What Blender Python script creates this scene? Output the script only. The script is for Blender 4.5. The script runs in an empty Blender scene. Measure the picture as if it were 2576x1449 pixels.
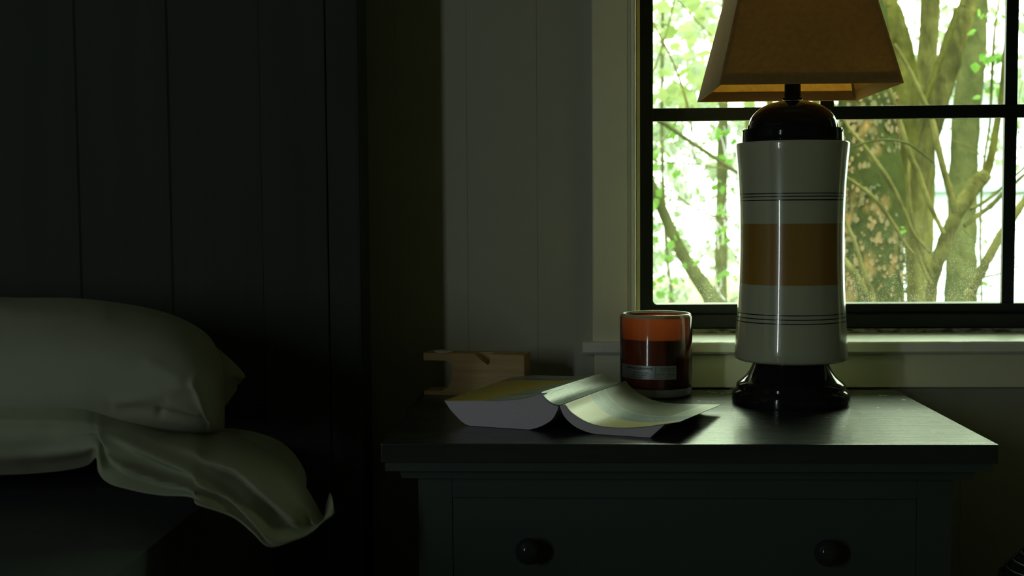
import bpy, bmesh, math, random
from mathutils import Vector, Matrix, noise

random.seed(7)
scene = bpy.context.scene
COL = scene.collection
R = math.radians

# ------------------------------------------------------------------ camera
F_PX, IW, IH = 3000.0, 2576.0, 1449.0
YAW, PITCH, ROLL = 0.045343, 0.059692, -0.007275
CAM = Vector((0.0, -1.17, 0.8448))
_f = Vector((-math.sin(YAW) * math.cos(PITCH), math.cos(YAW) * math.cos(PITCH), -math.sin(PITCH)))
_r0 = Vector((math.cos(YAW), math.sin(YAW), 0))
_u0 = _r0.cross(_f)
_r = _r0 * math.cos(ROLL) + _u0 * math.sin(ROLL)
_u = -_r0 * math.sin(ROLL) + _u0 * math.cos(ROLL)
cd = bpy.data.cameras.new('camera')
cd.sensor_width = 36.0
cd.lens = F_PX / IW * 36.0
cd.dof.use_dof = True
cd.dof.focus_distance = 1.36
cd.dof.aperture_fstop = 9.0
cam = bpy.data.objects.new('camera', cd)
COL.objects.link(cam)
m = Matrix((_r, _u, -_f)).transposed().to_4x4()
m.translation = CAM
cam.matrix_world = m
cd.clip_start = 0.05
scene.camera = cam

# ------------------------------------------------------------------ world and exposure
FRONT_SKY = (0.84, 1.0, 0.72)
BACK_SKY = (0.90, 1.0, 0.95)
FRONT_STRENGTH, BACK_STRENGTH = 4.0, 12.5
w = bpy.data.worlds.new('world')
scene.world = w
w.use_nodes = True
nt = w.node_tree
nt.nodes.clear()
tc = nt.nodes.new('ShaderNodeTexCoord')
sp = nt.nodes.new('ShaderNodeSeparateXYZ')
nt.links.new(tc.outputs['Generated'], sp.inputs[0])
mr = nt.nodes.new('ShaderNodeMapRange')
mr.inputs['From Min'].default_value = -0.3
mr.inputs['From Max'].default_value = 0.3
nt.links.new(sp.outputs['Y'], mr.inputs['Value'])
mx = nt.nodes.new('ShaderNodeMix')
mx.data_type = 'RGBA'
nt.links.new(mr.outputs[0], mx.inputs['Factor'])
mx.inputs['A'].default_value = tuple(c * BACK_STRENGTH for c in BACK_SKY) + (1,)
mx.inputs['B'].default_value = tuple(c * FRONT_STRENGTH for c in FRONT_SKY) + (1,)
bg = nt.nodes.new('ShaderNodeBackground')
nt.links.new(mx.outputs['Result'], bg.inputs['Color'])
mz_ = nt.nodes.new('ShaderNodeMapRange')      # the sky is brighter overhead than at the horizon
mz_.inputs['From Min'].default_value = 0.15
mz_.inputs['From Max'].default_value = 0.8
mz_.inputs['To Min'].default_value = 1.0
mz_.inputs['To Max'].default_value = 2.9
nt.links.new(sp.outputs['Z'], mz_.inputs['Value'])
nt.links.new(mz_.outputs[0], bg.inputs['Strength'])
wo = nt.nodes.new('ShaderNodeOutputWorld')
nt.links.new(bg.outputs[0], wo.inputs[0])
scene.view_settings.view_transform = 'Standard'
scene.view_settings.look = 'None'
scene.view_settings.gamma = 1.0
scene.view_settings.use_curve_mapping = False
scene.view_settings.exposure = 0.6
scene.cycles.use_denoising = True
scene.cycles.max_bounces = 10
scene.cycles.diffuse_bounces = 6
scene.cycles.transparent_max_bounces = 24
scene.cycles.sample_clamp_indirect = 6.0
scene.cycles.caustics_refractive = False
scene.cycles.caustics_reflective = False


def portal(loc, rot, sx, sy):
    ld = bpy.data.lights.new('window_light_portal', 'AREA')
    ld.shape = 'RECTANGLE'
    ld.size, ld.size_y = sx, sy
    ld.cycles.is_portal = True
    o = bpy.data.objects.new('window_light_portal', ld)
    COL.objects.link(o)
    o.location = loc
    o.rotation_euler = rot


# ------------------------------------------------------------------ helpers
def at(px, py, y):
    """point on the plane y seen at that pixel of the photograph"""
    d = _f + _r * ((px - IW / 2) / F_PX) - _u * ((py - IH / 2) / F_PX)
    t = (y - CAM.y) / d.y
    return CAM + d * t


def link(o, parent=None):
    COL.objects.link(o)
    if parent is not None:
        o.parent = parent
        o.matrix_parent_inverse = Matrix.Identity(4)
    return o


def tag(o, label=None, cat=None, group=None, kind=None):
    if label: o['label'] = label
    if cat: o['category'] = cat
    if group: o['group'] = group
    if kind: o['kind'] = kind
    return o


def thing(name, loc, label, cat, group=None, rz=0.0):
    o = bpy.data.objects.new(name, None)
    o.empty_display_size = 0.05
    COL.objects.link(o)
    o.location = loc
    o.rotation_euler = (0, 0, rz)
    return tag(o, label, cat, group)


def obj(name, bm, mats, parent=None, smooth=False, world=True, autosmooth=None, recalc=True):
    """bm in world coordinates (world=True) is shifted into the parent's space"""
    if recalc:
        bmesh.ops.recalc_face_normals(bm, faces=bm.faces)
    me = bpy.data.meshes.new(name)
    if parent is not None and world:
        inv = root_matrix(parent).inverted()
        bm.transform(inv)
    bm.to_mesh(me)
    bm.free()
    if not isinstance(mats, (list, tuple)):
        mats = [mats]
    for mm in mats:
        me.materials.append(mm)
    if smooth:
        for p in me.polygons:
            p.use_smooth = True
        if autosmooth:
            try:
                me.set_sharp_from_angle(angle=R(autosmooth))
            except Exception:
                pass
    return link(bpy.data.objects.new(name, me), parent)


def root_matrix(o):
    M = Matrix.LocRotScale(o.location, o.rotation_euler.to_quaternion(), o.scale)
    return (root_matrix(o.parent) @ M) if o.parent else M


def box(bm, x0, x1, y0, y1, z0, z1, bev=0.0, mi=0):
    vs = [bm.verts.new(p) for p in ((x0, y0, z0), (x1, y0, z0), (x1, y1, z0), (x0, y1, z0),
                                    (x0, y0, z1), (x1, y0, z1), (x1, y1, z1), (x0, y1, z1))]
    fs = [bm.faces.new([vs[i] for i in f]) for f in ((3, 2, 1, 0), (4, 5, 6, 7), (0, 1, 5, 4), (1, 2, 6, 5), (2, 3, 7, 6), (3, 0, 4, 7))]
    for f in fs:
        f.material_index = mi
    if bev > 0:
        es = set()
        for f in fs:
            es.update(f.edges)
        bmesh.ops.bevel(bm, geom=list(es), offset=bev, segments=2, profile=0.7, affect='EDGES')
    return bm


def new_box(*a, **k):
    return box(bmesh.new(), *a, **k)


def extrude_profile(bm, pts, axis, a, b, mi=0):
    """closed 2D polygon pts extruded along an axis. axis 'x': pts=(y,z); 'y': pts=(x,z); 'z': pts=(x,y)"""
    def P(p, t):
        return {'x': (t, p[0], p[1]), 'y': (p[0], t, p[1]), 'z': (p[0], p[1], t)}[axis]
    A = [bm.verts.new(P(p, a)) for p in pts]
    B = [bm.verts.new(P(p, b)) for p in pts]
    fs = [bm.faces.new(A), bm.faces.new(B[::-1])]
    n = len(pts)
    for i in range(n):
        fs.append(bm.faces.new((A[i], B[i], B[(i + 1) % n], A[(i + 1) % n])))
    for f in fs:
        f.material_index = mi
    return fs


def ring_pts(a, b, n, k):
    """superellipse outline, half widths a and b, exponent k"""
    out = []
    for i in range(n):
        t = 2 * math.pi * i / n
        c, s = math.cos(t), math.sin(t)
        out.append((a * math.copysign(abs(c) ** (2.0 / k), c), b * math.copysign(abs(s) ** (2.0 / k), s)))
    return out


def lathe(bm, rows, cx, cy, n=96, k=2.0, ratio=1.0, mats=None, cap0=True, cap1=True):
    """rows: (half width, z); mats: material index of each band between rows"""
    prev = None
    first = None
    for i, (a, z) in enumerate(rows):
        ring = [bm.verts.new((cx + x, cy + y, z)) for x, y in ring_pts(a, a * ratio, n, k)]
        if prev:
            for j in range(n):
                f = bm.faces.new((prev[j], prev[(j + 1) % n], ring[(j + 1) % n], ring[j]))
                if mats:
                    f.material_index = mats[i - 1]
        else:
            first = ring
        prev = ring
    if cap0: bm.faces.new(first[::-1])
    if cap1: bm.faces.new(prev)
    return bm


def catmull(P, sub):
    """P: list of tuples; returns smoothed list"""
    P = [Vector(p) for p in P]
    out = []
    n = len(P)
    for i in range(n - 1):
        p0, p1, p2, p3 = P[max(i - 1, 0)], P[i], P[i + 1], P[min(i + 2, n - 1)]
        for s in range(sub):
            t = s / sub
            out.append(0.5 * ((2 * p1) + (p2 - p0) * t + (2 * p0 - 5 * p1 + 4 * p2 - p3) * t * t + (3 * p1 - p0 - 3 * p2 + p3) * t ** 3))
    out.append(P[-1])
    return out


def tube(bm, pts, radii, seg=10, rough=0.0, cap=True, fr=6.0):
    """tube through pts"""
    rings = []
    up = Vector((0.31, 0.95, 0.05)).normalized()
    n = len(pts)
    for i in range(n):
        d = (pts[min(i + 1, n - 1)] - pts[max(i - 1, 0)]).normalized()
        a = d.cross(up)
        if a.length < 1e-4: a = d.cross(Vector((1, 0, 0)))
        a.normalize()
        b = d.cross(a)
        ring = []
        for j in range(seg):
            t = 2 * math.pi * j / seg
            v = a * math.cos(t) + b * math.sin(t)
            rr = radii[i]
            if rough:
                rr *= 1 + rough * noise.noise((pts[i] + v * radii[i]) * fr / max(radii[i] * 8, 0.05))
            ring.append(bm.verts.new(pts[i] + v * rr))
        rings.append(ring)
    for i in range(n - 1):
        for j in range(seg):
            bm.faces.new((rings[i][j], rings[i][(j + 1) % seg], rings[i + 1][(j + 1) % seg], rings[i + 1][j]))
    if cap:
        bm.faces.new(rings[0][::-1])
        bm.faces.new(rings[-1])
    return bm


# ------------------------------------------------------------------ materials
def mat(name, color=(0.5, 0.5, 0.5), rough=0.5, metal=0.0, coat=0.0, color2=None, nscale=8.0, nstretch=(1, 1, 1), ndetail=4.0, thresh=None,
        bump=0.0, bscale=60.0, bstretch=None, trans=0.0, spec=None, rvar=0.0, bdist=0.002):
    m = bpy.data.materials.new(name)
    m.use_nodes = True
    t = m.node_tree
    p = t.nodes['Principled BSDF']
    p.inputs['Base Color'].default_value = tuple(color) + (1,)
    p.inputs['Roughness'].default_value = rough
    p.inputs['Metallic'].default_value = metal
    if coat:
        p.inputs['Coat Weight'].default_value = coat
        p.inputs['Coat Roughness'].default_value = 0.02
    if spec is not None:
        p.inputs['Specular IOR Level'].default_value = spec
    tc = t.nodes.new('ShaderNodeTexCoord')
    mp = t.nodes.new('ShaderNodeMapping')
    t.links.new(tc.outputs['Object'], mp.inputs[0])
    mp.inputs['Scale'].default_value = nstretch
    nz = t.nodes.new('ShaderNodeTexNoise')
    nz.inputs['Scale'].default_value = nscale
    nz.inputs['Detail'].default_value = ndetail
    t.links.new(mp.outputs[0], nz.inputs['Vector'])
    if color2 is not None:
        cr = t.nodes.new('ShaderNodeValToRGB')
        lo, hi = thresh or (0.35, 0.65)
        cr.color_ramp.elements[0].position = lo
        cr.color_ramp.elements[1].position = hi
        cr.color_ramp.elements[0].color = tuple(color) + (1,)
        cr.color_ramp.elements[1].color = tuple(color2) + (1,)
        t.links.new(nz.outputs[0], cr.inputs[0])
        t.links.new(cr.outputs[0], p.inputs['Base Color'])
    if rvar:
        mr = t.nodes.new('ShaderNodeMapRange')
        mr.inputs['To Min'].default_value = max(rough - rvar, 0.02)
        mr.inputs['To Max'].default_value = rough + rvar
        t.links.new(nz.outputs[0], mr.inputs['Value'])
        t.links.new(mr.outputs[0], p.inputs['Roughness'])
    if bump:
        nb = t.nodes.new('ShaderNodeTexNoise')
        nb.inputs['Scale'].default_value = bscale
        nb.inputs['Detail'].default_value = 5.0
        mb = t.nodes.new('ShaderNodeMapping')
        mb.inputs['Scale'].default_value = bstretch or nstretch
        t.links.new(tc.outputs['Object'], mb.inputs[0])
        t.links.new(mb.outputs[0], nb.inputs['Vector'])
        bp = t.nodes.new('ShaderNodeBump')
        bp.inputs['Strength'].default_value = bump
        bp.inputs['Distance'].default_value = bdist
        t.links.new(nb.outputs[0], bp.inputs['Height'])
        t.links.new(bp.outputs[0], p.inputs['Normal'])
    if trans:
        out = t.nodes['Material Output']
        tr = t.nodes.new('ShaderNodeBsdfTranslucent')
        ms = t.nodes.new('ShaderNodeMixShader')
        ms.inputs[0].default_value = trans
        if color2 is not None:
            t.links.new(cr.outputs[0], tr.inputs['Color'])
        else:
            tr.inputs['Color'].default_value = tuple(color) + (1,)
        t.links.new(p.outputs[0], ms.inputs[1])
        t.links.new(tr.outputs[0], ms.inputs[2])
        t.links.new(ms.outputs[0], out.inputs['Surface'])
    return m


def thin_glass(name, tint=(1, 1, 1), gloss=0.05, dust=False):
    m = bpy.data.materials.new(name)
    m.use_nodes = True
    t = m.node_tree
    t.nodes.clear()
    out = t.nodes.new('ShaderNodeOutputMaterial')
    tr = t.nodes.new('ShaderNodeBsdfTransparent')
    tr.inputs[0].default_value = tuple(tint) + (1,)
    gl = t.nodes.new('ShaderNodeBsdfGlossy')
    gl.inputs['Roughness'].default_value = 0.02
    fr = t.nodes.new('ShaderNodeFresnel')
    fr.inputs[0].default_value = 1.4
    ms = t.nodes.new('ShaderNodeMixShader')
    t.links.new(fr.outputs[0], ms.inputs[0])
    t.links.new(tr.outputs[0], ms.inputs[1])
    t.links.new(gl.outputs[0], ms.inputs[2])
    last = ms
    if dust:
        # spots and film of dirt, thicker towards the bottom rail
        tc = t.nodes.new('ShaderNodeTexCoord')
        sp = t.nodes.new('ShaderNodeSeparateXYZ')
        t.links.new(tc.outputs['Object'], sp.inputs[0])
        vo = t.nodes.new('ShaderNodeTexVoronoi')
        vo.inputs['Scale'].default_value = 600.0
        t.links.new(tc.outputs['Object'], vo.inputs['Vector'])
        nz = t.nodes.new('ShaderNodeTexNoise')
        nz.inputs['Scale'].default_value = 40.0
        nz.inputs['Detail'].default_value = 6.0
        t.links.new(tc.outputs['Object'], nz.inputs['Vector'])
        hz = t.nodes.new('ShaderNodeMapRange')
        hz.inputs['From Min'].default_value = 0.16
        hz.inputs['From Max'].default_value = 0.0
        hz.inputs['To Min'].default_value = 0.08
        hz.inputs['To Max'].default_value = 0.33
        t.links.new(sp.outputs['Z'], hz.inputs['Value'])
        lt = t.nodes.new('ShaderNodeMath'); lt.operation = 'LESS_THAN'
        t.links.new(vo.outputs['Distance'], lt.inputs[0])
        mu = t.nodes.new('ShaderNodeMath'); mu.operation = 'MULTIPLY'
        t.links.new(hz.outputs[0], mu.inputs[0])
        t.links.new(nz.outputs[0], mu.inputs[1])
        mu2 = t.nodes.new('ShaderNodeMath'); mu2.operation = 'MULTIPLY'
        mu2.inputs[1].default_value = 1.7
        t.links.new(mu.outputs[0], mu2.inputs[0])
        t.links.new(mu2.outputs[0], lt.inputs[1])
        sc = t.nodes.new('ShaderNodeMath'); sc.operation = 'MULTIPLY'
        sc.inputs[1].default_value = 0.10
        t.links.new(lt.outputs[0], sc.inputs[0])
        film = t.nodes.new('ShaderNodeMath'); film.operation = 'MULTIPLY_ADD'
        film.inputs[1].default_value = 0.07
        film.inputs[2].default_value = 0.0
        t.links.new(mu.outputs[0], film.inputs[0])
        ad = t.nodes.new('ShaderNodeMath'); ad.operation = 'ADD'; ad.use_clamp = True
        t.links.new(sc.outputs[0], ad.inputs[0])
        t.links.new(film.outputs[0], ad.inputs[1])
        tl = t.nodes.new('ShaderNodeBsdfTranslucent')
        tl.inputs[0].default_value = (0.75, 0.75, 0.6, 1)
        m2 = t.nodes.new('ShaderNodeMixShader')
        t.links.new(ad.outputs[0], m2.inputs[0])
        t.links.new(ms.outputs[0], m2.inputs[1])
        t.links.new(tl.outputs[0], m2.inputs[2])
        last = m2
    t.links.new(last.outputs[0], out.inputs['Surface'])
    return m


M = {}
M['wall'] = mat('painted_board', (0.42, 0.42, 0.32), 0.6, bump=0.15, bscale=90)
M['trim'] = mat('cream_trim_paint', (0.84, 0.84, 0.60), 0.38, color2=(0.78, 0.77, 0.54), nscale=5, bump=0.25, bscale=60, bstretch=(1, 1, 0.3))
M['sill'] = mat('cream_sill_paint', (0.88, 0.89, 0.80), 0.3, color2=(0.82, 0.83, 0.72), nscale=14, bump=0.5, bscale=45, bstretch=(1, 0.6, 1))
M['ceiling'] = mat('ceiling_paint', (0.62, 0.63, 0.55), 0.8)
M['wall2'] = mat('pale_painted_plaster', (0.52, 0.53, 0.43), 0.7, bump=0.1)
M['floor'] = mat('dark_floorboards', (0.20, 0.15, 0.09), 0.5, color2=(0.26, 0.19, 0.12), nscale=6, nstretch=(1, 8, 1), bump=0.2)
M['steel'] = mat('black_window_paint', (0.010, 0.014, 0.012), 0.4, spec=0.25, bump=0.2, bscale=120, rvar=0.08)
M['dirt'] = mat('dirty_caulk', (0.32, 0.33, 0.25), 0.8, color2=(0.05, 0.05, 0.04), nscale=60, nstretch=(1, 1, 3), thresh=(0.42, 0.6), bump=0.6, bscale=200)
M['headboard'] = mat('dark_stained_wood', (0.046, 0.055, 0.047), 0.7, spec=0.1, color2=(0.052, 0.059, 0.050), nscale=5, nstretch=(6, 1, 0.5), bump=0.15, bscale=30, bstretch=(6, 1, 0.4))
M['stand'] = mat('black_lacquered_wood', (0.024, 0.031, 0.027), 0.27, color2=(0.034, 0.040, 0.034), nscale=40, nstretch=(0.15, 6, 1), bump=0.12, bscale=110, bstretch=(0.08, 3, 1), spec=0.5, rvar=0.04)
M['standside'] = mat('black_painted_wood', (0.062, 0.080, 0.072), 0.7, spec=0.15, bump=0.1, bscale=60, bstretch=(0.2, 1, 3))
M['knob'] = mat('black_knob', (0.03, 0.036, 0.033), 0.12, spec=0.3)
M['gloss'] = mat('black_glossy_ceramic', (0.012, 0.014, 0.012), 0.08, spec=0.22)
M['ceramic'] = mat('cream_glazed_ceramic', (0.54, 0.56, 0.41), 0.22, color2=(0.52, 0.54, 0.39), nscale=3, coat=1.0)
M['ochre'] = mat('ochre_glaze', (0.43, 0.235, 0.045), 0.22, color2=(0.40, 0.21, 0.04), nscale=4, coat=1.0)
M['stripe'] = mat('black_glaze_line', (0.02, 0.022, 0.02), 0.2, coat=1.0)
M['shade'] = mat('linen_lampshade', (0.66, 0.43, 0.15), 0.9, color2=(0.58, 0.37, 0.125), nscale=160, nstretch=(1, 1, 1), ndetail=3, trans=0.55, bump=0.3, bscale=700)
M['hem'] = mat('lampshade_hem', (0.52, 0.27, 0.10), 0.9, trans=0.15, bump=0.3, bscale=700)
M['bulb'] = mat('frosted_bulb', (0.75, 0.75, 0.72), 0.3)
M['brass'] = mat('dull_brass', (0.35, 0.27, 0.12), 0.4, metal=1.0)
M['pillow'] = mat('cream_cotton', (0.39, 0.41, 0.31), 0.95, bump=0.25, bscale=14, trans=0.08)
M['sheet'] = mat('pale_green_white_cotton', (0.42, 0.45, 0.32), 0.95, bump=0.25, bscale=18, trans=0.18)
M['bedspread'] = mat('dark_bedspread', (0.08, 0.095, 0.09), 0.95, bump=0.3, bscale=60)
M['paper'] = mat('book_pages', (0.70, 0.64, 0.72), 0.85, color2=(0.62, 0.57, 0.64), nscale=9, bump=0.25, bscale=300, bstretch=(0.2, 0.2, 6))
M['blockwood'] = mat('pine_block', (0.52, 0.36, 0.125), 0.5, color2=(0.42, 0.26, 0.08), nscale=9, nstretch=(1, 3, 12), bump=0.1, bscale=40, bstretch=(0.5, 1, 9))
M['disc'] = mat('pale_disc', (0.60, 0.62, 0.52), 0.5)
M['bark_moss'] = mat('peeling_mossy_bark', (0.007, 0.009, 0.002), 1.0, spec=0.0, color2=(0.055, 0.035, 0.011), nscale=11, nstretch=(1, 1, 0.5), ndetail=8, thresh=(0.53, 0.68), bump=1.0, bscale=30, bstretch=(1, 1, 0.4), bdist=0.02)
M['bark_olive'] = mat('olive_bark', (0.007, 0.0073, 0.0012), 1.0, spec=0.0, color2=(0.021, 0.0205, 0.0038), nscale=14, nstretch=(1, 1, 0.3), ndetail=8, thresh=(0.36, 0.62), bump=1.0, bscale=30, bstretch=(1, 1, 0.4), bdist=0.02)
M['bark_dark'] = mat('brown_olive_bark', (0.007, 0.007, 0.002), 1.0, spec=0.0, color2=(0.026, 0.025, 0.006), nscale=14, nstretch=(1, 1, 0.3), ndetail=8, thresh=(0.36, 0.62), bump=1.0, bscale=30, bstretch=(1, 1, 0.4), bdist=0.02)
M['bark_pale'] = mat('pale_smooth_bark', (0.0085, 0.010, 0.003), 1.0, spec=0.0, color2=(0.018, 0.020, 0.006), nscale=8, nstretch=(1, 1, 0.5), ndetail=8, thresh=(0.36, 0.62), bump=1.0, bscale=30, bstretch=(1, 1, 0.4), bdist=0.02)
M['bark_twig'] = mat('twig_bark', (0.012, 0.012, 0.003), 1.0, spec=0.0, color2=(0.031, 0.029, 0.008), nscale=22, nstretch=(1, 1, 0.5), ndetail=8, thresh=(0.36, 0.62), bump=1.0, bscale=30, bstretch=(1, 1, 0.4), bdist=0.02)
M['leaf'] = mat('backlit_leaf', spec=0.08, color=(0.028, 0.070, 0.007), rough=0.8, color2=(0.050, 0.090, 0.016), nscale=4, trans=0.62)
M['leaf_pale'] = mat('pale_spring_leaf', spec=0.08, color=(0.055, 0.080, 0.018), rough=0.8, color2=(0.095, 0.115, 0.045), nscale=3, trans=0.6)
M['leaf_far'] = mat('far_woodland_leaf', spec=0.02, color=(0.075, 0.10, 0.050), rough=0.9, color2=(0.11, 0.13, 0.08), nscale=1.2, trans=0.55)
M['brush'] = mat('grey_mauve_stems', (0.10, 0.10, 0.09), 0.9, spec=0.05)
M['ground'] = mat('leafy_ground', spec=0.08, color=(0.05, 0.06, 0.02), rough=0.95, color2=(0.08, 0.08, 0.035), nscale=3, bump=0.5)
M['siding'] = mat('white_lap_siding', (0.22, 0.27, 0.25), 0.6)
M['gutter'] = mat('grey_green_gutter', (0.06, 0.10, 0.09), 0.5)
M['roof'] = mat('grey_roofing', (0.25, 0.26, 0.26), 0.8)
M['basket'] = mat('black_wicker', (0.03, 0.033, 0.032), 0.45, bump=0.4, bscale=80)
M['pane'] = thin_glass('dusty_window_glass', (0.97, 1.0, 0.96), dust=True)
M['pane2'] = thin_glass('clear_window_glass', (0.97, 0.98, 1.0))

# ------------------------------------------------------------------ room shell
WALL = 0.412        # inner face of the window wall
CAS = 0.398         # front of casing and apron
SILLF = 0.384       # front edge of the sill
FRM = 0.520         # room side of the metal window
GL = 0.537          # glass
XL, XR, YB, ZC = -3.1, 2.2, -3.3, 2.45

ZS = at(1740, 860.5, SILLF).z            # top of sill
ZS0 = at(1740, 891.5, SILLF).z           # underside of sill
XC0 = at(1490, 400, CAS).x               # casing outer edge
XC1 = at(1600, 400, CAS).x               # casing inner edge
ZAP = at(1900, 975, CAS).z               # underside of apron
XG0 = at(1643, 500, FRM).x               # left edge of the glass
ZG0 = at(1643, 766, FRM).z               # bottom edge of the glass
XM1a, XM1b = at(2065, 255, FRM).x, at(2100, 255, FRM).x
XM2a, XM2b = at(2527, 500, FRM).x, at(2558, 500, FRM).x
ZM0, ZM1 = at(1645, 305, FRM).z, at(1645, 272, FRM).z
PW = XM2a - XM1b                         # pane width
PH = ZM0 - ZG0                           # pane height
XGR = XM2b + PW                          # right edge of glass
ZM2 = ZM1 + PH
ZGT = ZM2 + (ZM1 - ZM0) + PH             # top of glass
FO = XG0 - XC1                           # visible metal frame width
XO0, XO1, ZO1 = XC1 + 0.002, XGR + 0.05, ZGT + 0.05     # wall opening

def struct(name, bm, m, parent=None, smooth=False, label=None):
    o = obj(name, bm, m, parent, smooth=smooth)
    if parent is None:
        tag(o, kind='structure')
    return o

# window wall, vertical boards with fine grooves
bm = bmesh.new()
gx = [at(1176, 500, WALL).x, at(1352, 500, WALL).x]
step = gx[1] - gx[0]
grooves = []
g = gx[0]
while g > XL: g -= step
g += step
while g < XR:
    grooves.append(g)
    g += step
def wall_strip(x0, x1, z0, z1):
    box(bm, x0, x1, WALL, WALL + 0.10, z0, z1)
GW = 0.0003
xs = [XL - 0.1] + grooves + [XR + 0.1]
for i in range(len(xs) - 1):
    a, b = xs[i] + GW, xs[i + 1] - GW
    if b <= XO0 or a >= XO1:
        wall_strip(a, b, 0, ZC)
    else:
        if a < XO0: wall_strip(a, XO0, 0, ZC)
        if b > XO1: wall_strip(XO1, b, 0, ZC)
        c, d = max(a, XO0), min(b, XO1)
        wall_strip(c, d, 0, ZS0)
        wall_strip(c, d, ZO1, ZC)
# backing behind the grooves
for (x0, x1, z0, z1) in ((XL - 0.1, XO0, 0, ZC), (XO1, XR + 0.1, 0, ZC), (XO0, XO1, 0, ZS0), (XO0, XO1, ZO1, ZC)):
    box(bm, x0, x1, WALL + 0.0005, WALL + 0.11, z0, z1)
struct('wall_back', bm, M['wall'])
struct('wall_left', new_box(XL - 0.1, XL, YB - 0.1, WALL + 0.1, 0, ZC), M['wall2'])
struct('wall_right', new_box(XR, XR + 0.1, YB - 0.1, WALL + 0.1, 0, ZC), M['wall2'])
struct('floor', new_box(XL - 0.1, XR + 0.1, YB - 0.1, WALL + 0.1, -0.1, 0), M['floor'])
struct('ceiling', new_box(XL - 0.1, XR + 0.1, YB - 0.1, WALL + 0.1, ZC, ZC + 0.1), M['ceiling'])
# wall behind the camera with a narrow tall window
NX0, NX1, NZ0, NZ1 = -2.27, -2.05, 0.58, 1.98
bm = bmesh.new()
box(bm, XL - 0.1, NX0, YB - 0.1, YB, 0, ZC)
box(bm, NX1, XR + 0.1, YB - 0.1, YB, 0, ZC)
box(bm, NX0, NX1, YB - 0.1, YB, 0, NZ0)
box(bm, NX0, NX1, YB - 0.1, YB, NZ1, ZC)
struct('wall_front', bm, M['wall2'])
w2 = bpy.data.objects.new('window_2', None); COL.objects.link(w2)
w2.location = ((NX0 + NX1) / 2, YB, NZ0)
tag(w2, kind='structure')
bm = bmesh.new()
for a in ((NX0, NX0 + 0.02, NZ0, NZ1), (NX1 - 0.02, NX1, NZ0, NZ1), (NX0 + 0.02, NX1 - 0.02, NZ0, NZ0 + 0.02), (NX0 + 0.02, NX1 - 0.02, NZ1 - 0.02, NZ1)):
    box(bm, a[0], a[1], YB - 0.07, YB - 0.03, a[2], a[3])
obj('window_frame', bm, M['trim'], w2)
obj('glass', new_box(NX0 + 0.02, NX1 - 0.02, YB - 0.052, YB - 0.048, NZ0 + 0.02, NZ1 - 0.02), M['pane2'], w2)
portal(((NX0 + NX1) / 2, YB - 0.09, (NZ0 + NZ1) / 2), (R(90), 0, 0), NX1 - NX0, NZ1 - NZ0)
portal(((XO0 + XO1) / 2, FRM + 0.06, (ZS + ZO1) / 2), (R(-90), 0, 0), XO1 - XO0, ZO1 - ZS)

# window_1: casing, sill, apron, metal frame, glass
w1 = bpy.data.objects.new('window_1', None); COL.objects.link(w1)
w1.location = (XG0, FRM, ZG0)
tag(w1, kind='structure')
XK1 = XO1 + (XC1 - XC0)
bm = bmesh.new()
def casing_profile(bm, x0, x1, z0, z1, flip):
    # flat board with a bead along the inner edge
    wd = x1 - x0
    bead = wd * 0.17
    pr = [(0, WALL), (0, CAS + 0.0015), (0.0015, CAS), (wd - bead - 0.002, CAS), (wd - bead, CAS + 0.003), (wd - bead + 0.0022, CAS - 0.001)]
    for k in range(7):
        t = math.pi * k / 6
        pr.append((wd - bead * 0.42 - math.cos(t) * bead * 0.38, CAS + 0.0015 - math.sin(t) * 0.0045))
    pr += [(wd, CAS + 0.006), (wd, WALL)]
    pts = [((x1 - p[0]) if flip else (x0 + p[0]), p[1]) for p in pr]
    extrude_profile(bm, pts, 'z', z0, z1)
casing_profile(bm, XC0, XC1, ZS, ZO1 + 0.11, False)
casing_profile(bm, XO1, XK1, ZS, ZO1 + 0.11, True)
box(bm, XC1, XO1, CAS, WALL, ZO1, ZO1 + 0.11, 0.001)
obj('window_casing', bm, M['trim'], w1)
bm = bmesh.new()
# sill: rounded nose, slightly worn edge
x0, x1 = at(1466, 870, SILLF).x, XK1 + 0.012
nseg = 90
prof = [(FRM + 0.02, ZS0), (SILLF + 0.003, ZS0), (SILLF, ZS0 + 0.003), (SILLF, ZS - 0.003), (SILLF + 0.0009, ZS - 0.0009), (SILLF + 0.003, ZS), (CAS, ZS), (0.45, ZS), (FRM + 0.02, ZS)]
rows = []
for i in range(nseg + 1):
    x = x0 + (x1 - x0) * i / nseg
    row = []
    for j, (y, z) in enumerate(prof):
        nn = noise.noise(Vector((x * 60, j * 0.1, 0))) + 0.6 * noise.noise(Vector((x * 230, 3.3, 0)))
        dy = 0.0007 * nn if 1 <= j <= 5 else 0
        dz = -0.0007 * max(0, nn) if 3 <= j <= 5 else 0
        row.append(bm.verts.new((x, y + dy, z + dz)))
    rows.append(row)
for i in range(nseg):
    for j in range(len(prof)):
        k = (j + 1) % len(prof)
        bm.faces.new((rows[i][j], rows[i][k], rows[i + 1][k], rows[i + 1][j]))
bm.faces.new(rows[0]); bm.faces.new(rows[-1][::-1])
obj('window_sill', bm, M['sill'], w1)
bm = bmesh.new()
box(bm, at(1496, 930, CAS).x, XK1, CAS, WALL, ZAP, ZS0, 0.0012)
obj('window_apron', bm, M['trim'], w1)
# reveal lining of the opening
bm = bmesh.new()
box(bm, XO0, XO0 + 0.004, WALL, FRM, ZS, ZO1)
box(bm, XO1 - 0.004, XO1, WALL, FRM, ZS, ZO1)
box(bm, XO0, XO1, WALL, FRM, ZO1 - 0.004, ZO1)
obj('window_reveal', bm, M['trim'], w1)
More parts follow.
